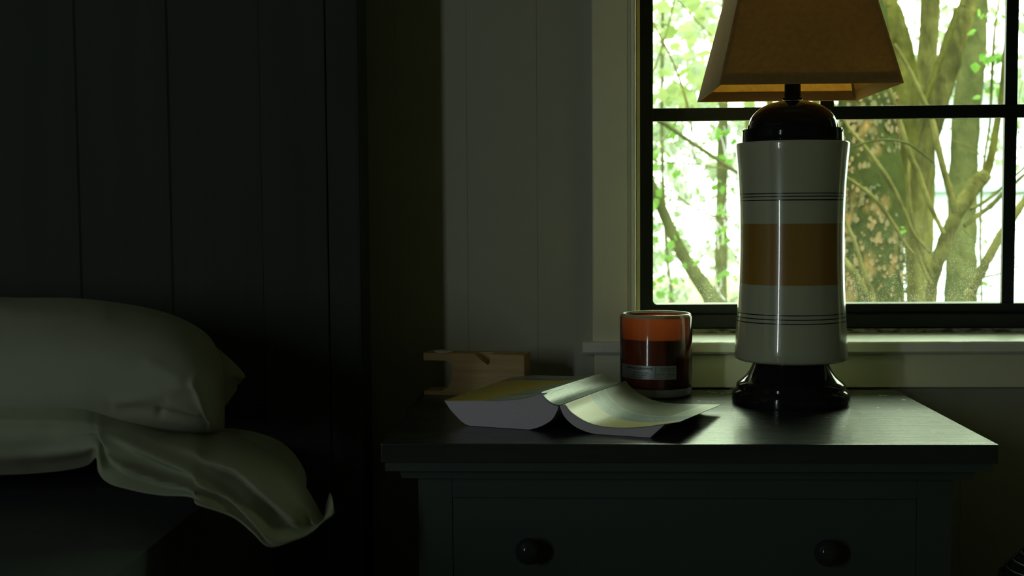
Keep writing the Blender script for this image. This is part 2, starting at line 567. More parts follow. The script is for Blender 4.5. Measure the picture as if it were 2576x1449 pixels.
# metal frame
bm = bmesh.new()
ZL = at(1800, 790, FRM).z
ZF0 = at(1800, 827, FRM - 0.012).z
fy0, fy1 = FRM, FRM + 0.035
fx0, fx1 = XO0 + 0.001, XO1 - 0.001
box(bm, fx0, XG0, fy0, fy1, ZF0, ZO1, 0.001)
box(bm, XGR, fx1, fy0, fy1, ZF0, ZO1, 0.001)
box(bm, XG0, XGR, fy0, fy1, ZGT, ZO1, 0.001)
box(bm, XG0, XGR, fy0, fy1, ZL, ZG0, 0.0012)
box(bm, fx0, fx1, fy0 - 0.012, fy1, ZF0, ZL, 0.0014)
# rounded inner corner fillets of the lower left pane
for (cx, cz, sx, sz) in ((XG0, ZG0, 1, 1), (XGR, ZG0, -1, 1)):
    rr = 0.006
    pts = [(cx, cz)] + [(cx + sx * (rr - rr * math.sin(t)), cz + sz * (rr - rr * math.cos(t))) for t in [math.pi / 2 * k / 5 for k in range(6)]]
    extrude_profile(bm, pts, 'y', fy0 + 0.002, fy1 - 0.004)
obj('window_frame', bm, M['steel'], w1)
bm = bmesh.new()
mz = [(ZM0, ZM1), (ZM2, ZM2 + (ZM1 - ZM0))]
for a, b in mz:
    box(bm, XG0, XGR, fy0 + 0.002, fy0 + 0.012, a, b, 0.0008)
for a, b in ((XM1a, XM1b), (XM2a, XM2b)):
    box(bm, a, b, fy0 + 0.004, fy0 + 0.011, ZG0, ZGT, 0.0008)
obj('window_bars', bm, M['steel'], w1)
bm = bmesh.new()
box(bm, fx0, XO1, FRM - 0.02, FRM + 0.01, ZS, ZF0, 0.0006)
obj('window_caulk', bm, M['dirt'], w1)
ob = obj('glass', new_box(XG0 - 0.004, XGR + 0.004, GL - 0.0015, GL + 0.0015, ZG0 - 0.004, ZGT + 0.004), M['pane'], w1)

# ------------------------------------------------------------------ nightstand
TZ = 0.62
ns = thing('nightstand', (0.117, 0.19, 0), 'black lacquered nightstand under the window carrying the lamp, candle and open book', 'nightstand')
TX0, TX1, TY0, TY1 = -0.1853, 0.4201, 0.0, 0.369
def zz(py, y=0.0): return at(2300, py, y).z
bm = bmesh.new()
box(bm, TX0, TX1, TY0, TY1, zz(1167), TZ, 0.0013)
obj('tabletop', bm, M['stand'], ns)
bm = bmesh.new()
rw = random.Random(3)
def on_top(px, py):
    d = _f + _r * ((px - IW / 2) / F_PX) - _u * ((py - IH / 2) / F_PX)
    return CAM + d * ((TZ - CAM.z) / d.z)
for cx_, cy_, n_, spx, spy in ((1800, 988, 16, 34, 3), (2218, 996, 8, 9, 4), (2275, 1006, 4, 8, 3), (2262, 1030, 1, 2, 1), (2110, 1049, 6, 34, 2), (2180, 1030, 3, 30, 10), (1770, 1012, 5, 30, 3)):
    for _ in range(n_):
        p = on_top(cx_ + rw.gauss(0, spx / 2), cy_ + rw.gauss(0, spy / 2))
        a_ = rw.uniform(-0.5, 0.5); l_ = rw.uniform(0.0010, 0.0045); w_ = rw.uniform(0.0003, 0.0012)
        dx, dy = math.cos(a_) * l_, math.sin(a_) * l_
        q = [(p.x - dx, p.y - dy), (p.x + w_ * 0.5, p.y - w_ * 2), (p.x + dx, p.y + dy), (p.x - w_ * 0.3, p.y + w_ * 2)]
        bm.faces.new([bm.verts.new((x, y, TZ + 0.00015)) for x, y in q])
tag(obj('wear_marks', bm, M['disc'], ns), kind='stuff')
bm = bmesh.new()
def nx(px, y=0.01): return at(px, 1200, y).x
i1 = TX1 - nx(2492); i2 = TX1 - nx(2455); i3 = TX1 - nx(2416)
zt = zz(1167)
z1, z2 = zz(1190), zz(1215)
def ring_moulding(bm, prof):
    # prof: (inset, z); mitred around front, left and right
    rings = []
    for ins, z in prof:
        rings.append([bm.verts.new(p) for p in ((TX0 + ins, TY1 - 0.004, z), (TX0 + ins, TY0 + ins, z), (TX1 - ins, TY0 + ins, z), (TX1 - ins, TY1 - 0.004, z))])
    for a, b in zip(rings[:-1], rings[1:]):
        for j in range(4):
            k = (j + 1) % 4
            bm.faces.new((a[j], a[k], b[k], b[j]))
    bm.faces.new(rings[0]); bm.faces.new(rings[-1][::-1])
prof = [(i1, zt), (i1, z1)]
for k in range(7):
    t = k / 6
    prof.append((i1 + 0.008 + (i2 - i1 - 0.008) * math.sin(t * math.pi / 2), z1 - 0.0005 - (z1 - z2) * (1 - math.cos(t * math.pi / 2))))
prof.append((i3, z2))
prof.append((i3, z2 - 0.002))
ring_moulding(bm, prof)
obj('moulding', bm, M['standside'], ns)
bx0, bx1, by0, by1 = TX0 + i3, TX1 - i3, TY0 + i3, TY1 - 0.01
bm = bmesh.new()
zb = z2 - 0.002
box(bm, bx0, bx1, by0 + 0.012, by1, 0.08, zb, 0.001)
box(bm, bx0, bx0 + 0.035, by0, by0 + 0.012, 0.08, zb, 0.001)
box(bm, bx1 - 0.035, bx1, by0, by0 + 0.012, 0.08, zb, 0.001)
box(bm, bx0 + 0.035, bx1 - 0.035, by0, by0 + 0.012, zb - 0.022, zb, 0.001)
for zk in (0.365, 0.20): box(bm, bx0 + 0.035, bx1 - 0.035, by0, by0 + 0.012, zk, zk + 0.018, 0.001)
box(bm, bx0 + 0.035, bx1 - 0.035, by0, by0 + 0.012, 0.08, 0.10, 0.001)
obj('body', bm, M['standside'], ns)
for fx in (bx0, bx1 - 0.035):
    for fy in (by0, by1 - 0.035):
        bm = bmesh.new()
        box(bm, fx, fx + 0.035, fy, fy + 0.035, 0, 0.08, 0.002)
        obj('foot', bm, M['standside'], ns)
for (za, zbt) in ((0.384, zb - 0.023), (0.219, 0.364), (0.101, 0.199)):
    bm = bmesh.new()
    box(bm, bx0 + 0.0356, bx1 - 0.0356, by0 + 0.0004, by0 + 0.0115, za - 0.0004, zbt + 0.0006, 0.0006)
    dr = obj('drawer', bm, M['standside'], ns)
    zk = at(1700, 1392, by0 - 0.02).z if za > 0.3 else (za + zbt) / 2
    for px in (1330, 2085):
        kx = at(px, 1390, by0 - 0.02).x
        b2 = bmesh.new()
        lathe(b2, [(0.006, 0.0), (0.006, 0.008), (0.010, 0.012), (0.0135, 0.017), (0.0135, 0.020), (0.010, 0.025), (0.004, 0.0275)], 0, 0, n=24)
        b2.transform(Matrix.Translation((kx, by0 + 0.002, zk)) @ Matrix.Rotation(R(90), 4, 'X'))
        obj('knob', b2, M['knob'], dr, smooth=True)

# ------------------------------------------------------------------ table lamp
LX, LY = at(1991, 640, 0.262).x, 0.262
lamp = thing('table_lamp', (LX, LY, TZ), 'table lamp with cream, ochre and black striped ceramic body and square linen shade', 'lamp')
S = (LY - CAM.y) / F_PX * 1.0005
def LZ(py): return at(1991, py, LY).z
RAT, KX = 0.95, 2.0
bm = bmesh.new()
rows = [(141, 1019), (144.5, 1016), (145.5, 1008), (145, 988), (142, 981), (136, 977), (134, 974), (134.5, 968), (132, 962), (122, 955), (110, 944), (101, 931), (95, 918), (91, 906), (91, 902)]
rws = []
for a, y in rows: rws.append((a * S, max(LZ(y), TZ)))
z_end = rws[0][1]
rws = [(a, z) for a, z in rws]
rws[0] = (rws[0][0], TZ)
lathe(bm, rws, LX, LY, k=KX, ratio=RAT)
obj('base', bm, M['gloss'], lamp, smooth=True, autosmooth=40)
# body profile
prof = [(898 + 8, 118), (898 + 6, 131), (898 + 2, 137.5), (896, 139), (880, 138.7), (850, 136.6), (806, 134), (803.4, 133.9), (796, 133.5), (793.4, 133.4), (785.5, 133), (783, 132.9), (760, 131.6), (712, 129.4),
        (660, 128), (610, 127.4), (562, 127.6), (520, 128.5), (506, 129), (503, 129.1), (497, 129.4), (494.4, 129.5), (489.5, 129.8), (487, 129.9), (460, 131.2), (420, 133.8), (385, 136.9), (367, 138.6), (362, 138.4), (360, 137), (359, 130)]
stripe_px = {(806, 803.4), (796, 793.4), (785.5, 783), (506, 503), (497, 494.4), (489.5, 487)}
mats_ = []
for (a, _), (b, _) in zip(prof[:-1], prof[1:]):
    if (a, b) in stripe_px: mats_.append(2)
    elif 562 <= b and a <= 712: mats_.append(1)
    else: mats_.append(0)
bm = bmesh.new()
lathe(bm, [(a * S, LZ(y)) for y, a in prof], LX, LY, k=KX, ratio=RAT, mats=mats_)
obj('body', bm, [M['ceramic'], M['ochre'], M['stripe']], lamp, smooth=True, autosmooth=40)
bm = bmesh.new()
rows = [(122, 359.5), (123.5, 357), (123, 329), (122, 326), (110, 325), (109, 318), (107, 308), (102.5, 297), (95, 286.5), (85, 276.5), (72, 267.5), (56, 260.5), (38, 256), (22, 254), (14, 253.5)]
lathe(bm, [(a * S, LZ(y)) for a, y in rows], LX, LY, k=KX, ratio=RAT)
obj('cap', bm, M['gloss'], lamp, smooth=True, autosmooth=40)
bm = bmesh.new()
rows = [(22, 253), (25, 250), (25, 247), (20, 244), (19.5, 200), (19.5, 150), (12, 148)]
lathe(bm, [(a * S, LZ(y)) for a, y in rows], LX, LY, n=32)
obj('socket', bm, M['gloss'], lamp, smooth=True, autosmooth=40)
bm = bmesh.new()
rows = [(11, 147), (12, 135), (20, 110), (28, 85), (29, 65), (22, 45), (8, 36)]
lathe(bm, [(a * S, LZ(y)) for a, y in rows], LX, LY, n=32)
obj('bulb', bm, M['bulb'], lamp, smooth=True)
# shade: square frustum, turned very slightly
SH = 0.1005
zb0 = at(2028, 211, LY - SH).z
SHH, SHT = 0.20, 0.052
RZ = R(0.6)
shX = LX + 0.0005
def shade_shell(h0, h1, z0, z1, off):
    """four walls from z0 to z1 following the frustum, pushed inwards by off, 1 mm thick"""
    b = bmesh.new()
    def half(z): return SH + (SHT - SH) * (z - zb0) / SHH
    rings = []
    for d in (off, off + 0.0012):
        for z in (z0, z1):
            hh = half(z) - d
            rings.append([b.verts.new((x * hh, y * hh, z)) for x, y in ((-1, -1), (1, -1), (1, 1), (-1, 1))])
    o0, o1, i0, i1_ = rings
    for j in range(4):
        k = (j + 1) % 4
        b.faces.new((o0[j], o0[k], o1[k], o1[j]))
        b.faces.new((i0[k], i0[j], i1_[j], i1_[k]))
        b.faces.new((o0[k], o0[j], i0[j], i0[k]))
        b.faces.new((o1[j], o1[k], i1_[k], i1_[j]))
    b.transform(Matrix.Translation((shX, LY, 0)) @ Matrix.Rotation(RZ, 4, 'Z'))
    return b
sh = obj('lamp_shade', shade_shell(0, 0, zb0, zb0 + SHH, 0.0), M['shade'], lamp)
obj('hem', shade_shell(0, 0, zb0 + 0.0004, zb0 + 0.012, 0.0014), M['hem'], sh)
obj('hem', shade_shell(0, 0, zb0 + SHH - 0.012, zb0 + SHH - 0.0004, 0.0014), M['hem'], sh)
b = bmesh.new()
for sx, sy in ((-1, -1), (1, -1), (1, 1), (-1, 1)):
    # corner tapes inside the shade
    p0 = Vector((sx * (SH - 0.004), sy * (SH - 0.004), zb0 + 0.003)); p1 = Vector((sx * (SHT - 0.004), sy * (SHT - 0.004), zb0 + SHH - 0.003))
    tube(b, [p0, p1], [0.0016, 0.0016], seg=6)
b.transform(Matrix.Translation((shX, LY, 0)) @ Matrix.Rotation(RZ, 4, 'Z'))
obj('shade_wire', b, M['brass'], sh)
b = bmesh.new()
zh0, zh1 = LZ(200), zb0 + SHH - 0.01
hp = [(0.012, zh0), (0.03, zh0 + 0.02), (0.042, zh0 + 0.07), (0.03, zh1 - 0.02), (0.0, zh1), (-0.03, zh1 - 0.02), (-0.042, zh0 + 0.07), (-0.03, zh0 + 0.02), (-0.012, zh0)]
pts = catmull([(LX + x, LY, z) for x, z in hp], 5)
tube(b, pts, [0.0013] * len(pts), seg=8)
obj('harp', b, M['brass'], lamp, smooth=True)

# ------------------------------------------------------------------ candle
CX_, CY_ = at(1650, 900, 0.331).x, 0.331
CR = 90.5 * (CY_ - CAM.y) / F_PX
def CZ(py): return at(1650, py, CY_).z
ztop = CZ(787)
candle = thing('jar_candle', (CX_, CY_, TZ), 'orange and red glass jar candle with silver label and clear base beside the lamp', 'candle')

def jar_glass():
    m = bpy.data.materials.new('tinted_jar_glass')
    m.use_nodes = True
    t = m.node_tree
    t.nodes.clear()
    out = t.nodes.new('ShaderNodeOutputMaterial')
    tr = t.nodes.new('ShaderNodeBsdfTransparent'); tr.inputs[0].default_value = (0.97, 0.98, 0.96, 1)
    gl = t.nodes.new('ShaderNodeBsdfGlossy'); gl.inputs['Roughness'].default_value = 0.09
    fr = t.nodes.new('ShaderNodeFresnel'); fr.inputs[0].default_value = 1.5
    ms = t.nodes.new('ShaderNodeMixShader')
    t.links.new(fr.outputs[0], ms.inputs[0]); t.links.new(tr.outputs[0], ms.inputs[1]); t.links.new(gl.outputs[0], ms.inputs[2])
    t.links.new(ms.outputs[0], out.inputs[0])
    return m
M['jar'] = jar_glass()
M['jar_solid'] = mat('solid_glass_base', (0.9, 0.95, 0.92), 0.03)
M['jar_solid'].node_tree.nodes['Principled BSDF'].inputs['Transmission Weight'].default_value = 1.0
_t = M['jar_solid'].node_tree
_d = _t.nodes.new('ShaderNodeBsdfDiffuse'); _d.inputs[0].default_value = (0.45, 0.46, 0.45, 1)
_m = _t.nodes.new('ShaderNodeMixShader'); _m.inputs[0].default_value = 0.45
_t.links.new(_t.nodes['Principled BSDF'].outputs[0], _m.inputs[1]); _t.links.new(_d.outputs[0], _m.inputs[2])
_t.links.new(_m.outputs[0], _t.nodes['Material Output'].inputs[0])
M['coating'] = mat('orange_red_coating', (0.38, 0.072, 0.017), 0.35, color2=(0.35, 0.064, 0.015), nscale=3, trans=0.5)
M['wax'] = mat('red_wax', (0.46, 0.13, 0.09), 0.45)
M['label'] = mat('brushed_silver_label', (0.42, 0.47, 0.46), 0.38, metal=0.75, bump=0.1, bscale=300)
M['ink'] = mat('label_ink', (0.015, 0.02, 0.018), 0.6)
M['rim'] = mat('ground_glass_rim', (0.72, 0.72, 0.55), 0.2, trans=0.3)
zbase = CZ(968)
bm = bmesh.new()
lathe(bm, [(CR, zbase - 0.0), (CR, ztop - 0.004), (CR - 0.002, ztop - 0.0008)], CX_, CY_, cap0=False, cap1=False)
obj('glass_jar', bm, M['jar'], candle, smooth=True, autosmooth=40)
bm = bmesh.new()
lathe(bm, [(CR - 0.0004, TZ + 0.003), (CR - 0.0005, zbase - 0.0004)], CX_, CY_, cap0=False, cap1=True)
bm.clear()
lathe(bm, [(CR - 0.006, TZ + 0.0002), (CR - 0.0025, TZ + 0.0008), (CR - 0.0006, TZ + 0.003), (CR - 0.0003, zbase - 0.0006), (CR - 0.0015, zbase - 0.0002)], CX_, CY_)
obj('glass_base', bm, M['jar_solid'], candle, smooth=True, autosmooth=40)
bm = bmesh.new()
ci = CR - 0.0022
n = 96
def tilt(a, z, amt=0.0): return z
lathe(bm, [(ci, zbase + 0.0015), (ci, ztop - 0.0028)], CX_, CY_, cap0=True, cap1=False)
obj('coloured_lining', bm, M['coating'], candle, smooth=True, autosmooth=40)
bm = bmesh.new()
lathe(bm, [(CR - 0.0002, ztop - 0.0042), (CR - 0.0022, ztop - 0.0004), (CR - 0.0032, ztop), (CR - 0.0042, ztop - 0.0006), (CR - 0.0046, ztop - 0.003)], CX_, CY_, cap0=False, cap1=False)
obj('rim', bm, M['rim'], candle, smooth=True)
bm = bmesh.new()
zw = CZ(846)
lathe(bm, [(ci - 0.0008, zbase + 0.002), (ci - 0.0008, zw - 0.001), (ci - 0.002, zw - 0.0025), (0.004, zw - 0.0035)], CX_, CY_)
wax = obj('wax', bm, M['wax'], candle, smooth=True, autosmooth=40)
for k in range(3):
    b = bmesh.new()
    a = 2.1 * k + 0.4
    p = Vector((CX_ + 0.018 * math.cos(a), CY_ + 0.018 * math.sin(a), zw - 0.006))
    tube(b, [p, p + Vector((0.0005, 0, 0.005)), p + Vector((0.0015, 0, 0.009))], [0.0009] * 3, seg=6)
    obj('wick', b, M['ink'], candle)
# label and its writing, wrapped on the cylinder
view = math.atan2(CAM.y - CY_, CAM.x - CX_)      # direction from candle to camera
def wrap(u, z, rr):
    a = view + u / CR
    return Vector((CX_ + rr * math.cos(a), CY_ + rr * math.sin(a), z))
zl0, zl1 = CZ(943.5), CZ(909.5)
ul0, ul1 = CR * R(-67), CR * R(33)
b = bmesh.new()
n = 48
g = [[b.verts.new(wrap(ul0 + (ul1 - ul0) * i / n, z, rr)) for i in range(n + 1)] for rr, z in ((CR + 0.0001, zl0), (CR + 0.00035, zl0 + 0.0001), (CR + 0.00035, zl1 - 0.0001), (CR + 0.0001, zl1))]
for j in range(3):
    for i in range(n):
        b.faces.new((g[j][i], g[j][i + 1], g[j + 1][i + 1], g[j + 1][i]))
lab = obj('label', b, M['label'], candle, smooth=True, autosmooth=40)
def writing(text, size, ux, z, align='RIGHT', bold=0.0):
    cu = bpy.data.curves.new('writing', 'FONT')
    cu.body = text
    cu.size = size
    cu.align_x = align
    cu.offset = bold
    cu.resolution_u = 3
    o = bpy.data.objects.new('writing', cu)
    COL.objects.link(o)
    dg = bpy.context.evaluated_depsgraph_get()
    me = bpy.data.meshes.new_from_object(o.evaluated_get(dg))
    bpy.data.objects.remove(o)
    b = bmesh.new(); b.from_mesh(me)
    bpy.data.meshes.remove(me)
    bmesh.ops.subdivide_edges(b, edges=[e for e in b.edges if e.calc_length() > size * 0.5], cuts=2)
    for v in b.verts:
        v.co = wrap(ux + v.co.x, z + v.co.y, CR + 0.00050)
    return b
def add_writing(*a, **k):
    obj('writing', writing(*a, **k), M['ink'], lab, recalc=False)
u_e = CR * R(-5)
add_writing('SIPPING SUNSHINE', 0.0043, u_e, CZ(919.5), bold=0.00008)
add_writing('sparkling fresh apple', 0.0026, u_e - 0.005, CZ(928.5))
add_writing('citrus, garden florals', 0.0026, u_e - 0.007, CZ(934.3))
add_writing('and sweet musk', 0.0026, u_e - 0.013, CZ(939.8))
add_writing('scented candle with', 0.0023, CR * R(30), CZ(917.5))
add_writing('natural essential oils', 0.0023, CR * R(31), CZ(922.5))
add_writing('NET WT 14.5 OZ', 0.0029, CR * R(29), CZ(932.0))
add_writing('411 g', 0.0029, CR * R(22), CZ(938.5))
b = bmesh.new()
ud = CR * R(-1)
vs = [b.verts.new(wrap(u, z, CR + 0.0005)) for u, z in ((ud, zl0 + 0.0025), (ud + 0.0003, zl0 + 0.0025), (ud + 0.0003, zl1 - 0.0025), (ud, zl1 - 0.0025))]
b.faces.new(vs)
obj('divider_line', b, M['ink'], lab, recalc=False)

# ------------------------------------------------------------------ open book lying face down
BO = Vector((-0.105, 0.0998, TZ))
BA = R(-19.8)
BU = Vector((math.cos(BA), math.sin(BA), 0)); BV = Vector((-math.sin(BA), math.cos(BA), 0))
BL = 0.178
book = thing('paperback_book', (BO + BU * 0.1 + BV * 0.09)[:], 'open paperback lying face down on the nightstand, yellow and teal cover', 'book')
def BP(u, v, h): return BO + BU * u + BV * v + Vector((0, 0, h))

def ramp_nodes(t, fac, stops):
    cr = t.nodes.new('ShaderNodeValToRGB')
    cr.color_ramp.interpolation = 'CONSTANT'
    el = cr.color_ramp.elements
    el[0].position = stops[0][0]; el[0].color = tuple(stops[0][1]) + (1,)
    el[1].position = stops[1][0]; el[1].color = tuple(stops[1][1]) + (1,)
    for p, c in stops[2:]:
        e = el.new(p); e.color = tuple(c) + (1,)
    t.links.new(fac, cr.inputs[0])
    return cr.outputs[0]
def mathn(t, op, a, b=None, c=None):
    n = t.nodes.new('ShaderNodeMath'); n.operation = op
    for i, x in enumerate((a, b, c)):
        if x is None: continue
        if isinstance(x, (int, float)): n.inputs[i].default_value = x
        else: t.links.new(x, n.inputs[i])
    return n.outputs[0]
def mixc(t, fac, a, b):
    n = t.nodes.new('ShaderNodeMix'); n.data_type = 'RGBA'
    t.links.new(fac, n.inputs['Factor'])
    for k, x in (('A', a), ('B', b)):
        if isinstance(x, tuple): n.inputs[k].default_value = x + (1,)
        else: t.links.new(x, n.inputs[k])
    return n.outputs['Result']
def cover_mat(name, build):
    m = bpy.data.materials.new(name); m.use_nodes = True
    t = m.node_tree; p = t.nodes['Principled BSDF']
    p.inputs['Roughness'].default_value = 0.33
    uv = t.nodes.new('ShaderNodeUVMap'); sp = t.nodes.new('ShaderNodeSeparateXYZ')
    t.links.new(uv.outputs[0], sp.inputs[0])
    col = build(t, sp.outputs['X'], sp.outputs['Y'], uv.outputs[0])
    t.links.new(col, p.inputs['Base Color'])
    nz = t.nodes.new('ShaderNodeTexNoise'); nz.inputs['Scale'].default_value = 14
    t.links.new(uv.outputs[0], nz.inputs['Vector'])
    bp = t.nodes.new('ShaderNodeBump'); bp.inputs['Strength'].default_value = 0.12; bp.inputs['Distance'].default_value = 0.002
    t.links.new(nz.outputs[0], bp.inputs['Height']); t.links.new(bp.outputs[0], p.inputs['Normal'])
    return m
YEL, CRM, TEAL, SAGE, TAU, PALE = (0.62, 0.46, 0.03), (0.52, 0.44, 0.13), (0.11, 0.21, 0.21), (0.36, 0.42, 0.33), (0.14, 0.16, 0.08), (0.38, 0.44, 0.30)
def front_cover(t, u, v, uv):
    s = mathn(t, 'MULTIPLY_ADD', u, 0.30, v)
    s = mathn(t, 'MINIMUM', s, 0.999)
    base = ramp_nodes(t, s, [(0.0, CRM), (0.38, TEAL), (0.615, SAGE), (0.63, TAU)])
    yf = mathn(t, 'LESS_THAN', u, 0.2); yf2 = mathn(t, 'LESS_THAN', s, 0.38)
    base = mixc(t, mathn(t, 'MULTIPLY', yf, yf2), base, YEL)
    # pale corner patch towards the outer top corner
    d = mathn(t, 'MULTIPLY_ADD', v, -0.16, u)
    base = mixc(t, mathn(t, 'MULTIPLY', mathn(t, 'GREATER_THAN', d, 0.70), mathn(t, 'GREATER_THAN', s, 0.63)), base, PALE)
    # row of tiny white lettering along the teal band
    nz = t.nodes.new('ShaderNodeTexNoise'); nz.inputs['Scale'].default_value = 90
    mp = t.nodes.new('ShaderNodeMapping'); mp.inputs['Scale'].default_value = (1, 1.0, 1)
    t.links.new(uv, mp.inputs[0]); t.links.new(mp.outputs[0], nz.inputs['Vector'])
    row = mathn(t, 'COMPARE', s, 0.50, 0.018)
    txt = mathn(t, 'MULTIPLY', row, mathn(t, 'GREATER_THAN', nz.outputs[0], 0.60))
    return mixc(t, txt, base, (0.6, 0.68, 0.64))
def back_cover(t, u, v, uv):
    base = ramp_nodes(t, v, [(0.0, YEL), (0.80, (0.05, 0.055, 0.03)), (0.835, (0.24, 0.28, 0.25))])
    d = mathn(t, 'MULTIPLY_ADD', v, -0.55, u)
    stripe = ramp_nodes(t, v, [(0.0, SAGE), (0.20, (0.06, 0.08, 0.06)), (0.225, SAGE), (0.80, (0.05, 0.055, 0.03)), (0.835, (0.24, 0.28, 0.25))])
    return mixc(t, mathn(t, 'GREATER_THAN', d, 0.42), base, stripe)
def spine_cover(t, u, v, uv):
    d = mathn(t, 'MULTIPLY_ADD', u, 0.12, v)
    base = ramp_nodes(t, d, [(0.0, (0.42, 0.53, 0.47)), (0.40, (0.58, 0.70, 0.64))])
    nz = t.nodes.new('ShaderNodeTexNoise'); nz.inputs['Scale'].default_value = 60
    t.links.new(uv, nz.inputs['Vector'])
    row = mathn(t, 'MULTIPLY', mathn(t, 'COMPARE', v, 0.42, 0.02), mathn(t, 'GREATER_THAN', nz.outputs[0], 0.66))
    return mixc(t, row, base, (0.1, 0.13, 0.1))
M['front_cover'] = cover_mat('book_front_cover', front_cover)
M['back_cover'] = cover_mat('book_back_cover', back_cover)
M['spine'] = cover_mat('book_spine', spine_cover)

def curve2(P, n):
    pts = catmull([(a, b, 0) for a, b in P], max(2, n // (len(P) - 1)))
    return [(p.x, p.y) for p in pts]
def sheet(prof0, prof1, nv, thick, name, m, parent, v0=0.0, v1=1.0, skew=None):
    """cover: profile (u,h) near and far, lofted along the spine direction, with thickness"""
    b = bmesh.new(); uvl = b.loops.layers.uv.new('UVMap')
    n = len(prof0)
    g = []
    L = [0]
    for i in range(1, n): L.append(L[-1] + math.dist(prof0[i], prof0[i - 1]))
    for side in (0, 1):
        G = []
        for k in range(nv + 1):
            t = k / nv
            row = []
            for i in range(n):
                u = prof0[i][0] * (1 - t) + prof1[i][0] * t
                h = prof0[i][1] * (1 - t) + prof1[i][1] * t
                vv = (v0 + (v1 - v0) * t) * BL + (skew(i / (n - 1), t) if skew else 0)
                row.append(b.verts.new(BP(u, vv, max(h - side * thick, 0.0002))))
            G.append(row)
        g.append(G)
    def face(vs, uvs):
        f = b.faces.new(vs)
        for l, q in zip(f.loops, uvs): l[uvl].uv = q
    T = L[-1]
    for k in range(nv):
        for i in range(n - 1):
            uvs = [(L[i] / T, k / nv), (L[i + 1] / T, k / nv), (L[i + 1] / T, (k + 1) / nv), (L[i] / T, (k + 1) / nv)]
            face((g[0][k][i], g[0][k][i + 1], g[0][k + 1][i + 1], g[0][k + 1][i]), uvs)
            face((g[1][k][i], g[1][k + 1][i], g[1][k + 1][i + 1], g[1][k][i + 1]), [uvs[0], uvs[3], uvs[2], uvs[1]])
    for k in range(nv):
        for i in (0, n - 1):
            face((g[0][k][i], g[0][k + 1][i], g[1][k + 1][i], g[1][k][i]), [(L[i] / T, k / nv)] * 4)
    for i in range(n - 1):
        for k in (0, nv):
            face((g[0][k][i], g[0][k][i + 1], g[1][k][i + 1], g[1][k][i]), [(L[i] / T, k / nv)] * 4)
    return obj(name, b, m, parent, smooth=True, autosmooth=40)

# back cover (left), spine, front cover (right)
lc = [(-0.0296, 0.0263), (0.005, 0.0285), (0.0374, 0.0302), (0.0648, 0.0345), (0.0837, 0.0410)]
lc1 = [(-0.024, 0.0290), (0.005, 0.0330), (0.0374, 0.0335), (0.0700, 0.0350), (0.0920, 0.0395)]
sheet(curve2(lc, 40), curve2(lc1, 40), 24, 0.0005, 'back_cover', M['back_cover'], book)
spn = [(0.0837, 0.0411), (0.0875, 0.0362), (0.0920, 0.0322), (0.0975, 0.0296), (0.1027, 0.0289), (0.1065, 0.0294)]
spn1 = [(0.0920, 0.0396), (0.0965, 0.0360), (0.1020, 0.0320), (0.1080, 0.0295), (0.1140, 0.0288), (0.1200, 0.0310)]
sheet(curve2(spn, 30), curve2(spn1, 30), 24, 0.0006, 'spine', M['spine'], book)
fc = [(0.1100, 0.0300), (0.118, 0.0212), (0.1354, 0.0122), (0.1569, 0.0087), (0.1865, 0.0102), (0.2164, 0.0155), (0.2330, 0.0190)]
fc1 = [(0.1215, 0.0312), (0.1290, 0.0235), (0.1440, 0.0142), (0.1620, 0.0090), (0.1865, 0.0078), (0.2164, 0.0086), (0.2345, 0.0095)]
sheet(curve2(fc, 48), curve2(fc1, 48), 24, 0.0005, 'front_cover', M['front_cover'], book)

def page_block(top, bot, name):
    """closed cross-section top (left to right) and bottom (left to right) extruded along the spine direction"""
    b = bmesh.new()
    def even(P, n):
        P = [(u, max(h, 0.0003)) for u, h in P]
        L = [0.0]
        for a, c in zip(P[:-1], P[1:]): L.append(L[-1] + math.dist(a, c))
        out, j = [], 0
        for i in range(n + 1):
            t = L[-1] * i / n
            while j < len(P) - 2 and L[j + 1] < t: j += 1
            q = (t - L[j]) / max(L[j + 1] - L[j], 1e-9)
            out.append((P[j][0] + (P[j + 1][0] - P[j][0]) * q, P[j][1] + (P[j + 1][1] - P[j][1]) * q))
        return out
    T_, B_ = even(curve2(top, 60), 44), even(curve2(bot, 60), 44)
    loop = T_ + B_[::-1]
    nv = 2
    def low_(u, h, v):
        # the outer side of the block settles towards the far end
        k = max(0.0, min(1.0, (u - 0.13) / 0.07))
        return max(h - 0.0066 * v * k * (h > 0.004) - 0.0007 * v - (0.0035 * min(1, v * 4) if (0.055 < u < 0.135 and h > 0.02) else 0), 0.0003)
    rings = [[b.verts.new(BP(u + 0.006 * v * max(0, 1 - abs(u - 0.10) / 0.05), v * (BL - 0.003) + 0.001, low_(u, h, v))) for u, h in loop] for v in (0, 0.25, 0.5, 0.75, 1)]
    m_ = len(loop)
    for a, c in zip(rings[:-1], rings[1:]):
        for j in range(m_):
            k = (j + 1) % m_
            b.faces.new((a[j], a[k], c[k], c[j]))
    for rg in (rings[0], rings[-1]):
        for i in range(44):
            b.faces.new((rg[i], rg[i + 1], rg[m_ - 2 - i], rg[m_ - 1 - i]))
    return obj(name, b, M['paper'], book)
e = 0.0008
page_block([(u + 0.0005, h - e) for u, h in lc] + [(0.0870, 0.0350), (0.0915, 0.0308), (0.0965, 0.0282), (0.1015, 0.0272)],
           [(-0.0290, 0.0250), (-0.0188, 0.0128), (0.0, 0.0), (0.035, 0.0002), (0.0691, 0.0004), (0.0915, 0.0097), (0.1000, 0.0205), (0.1020, 0.0262)], 'pages')
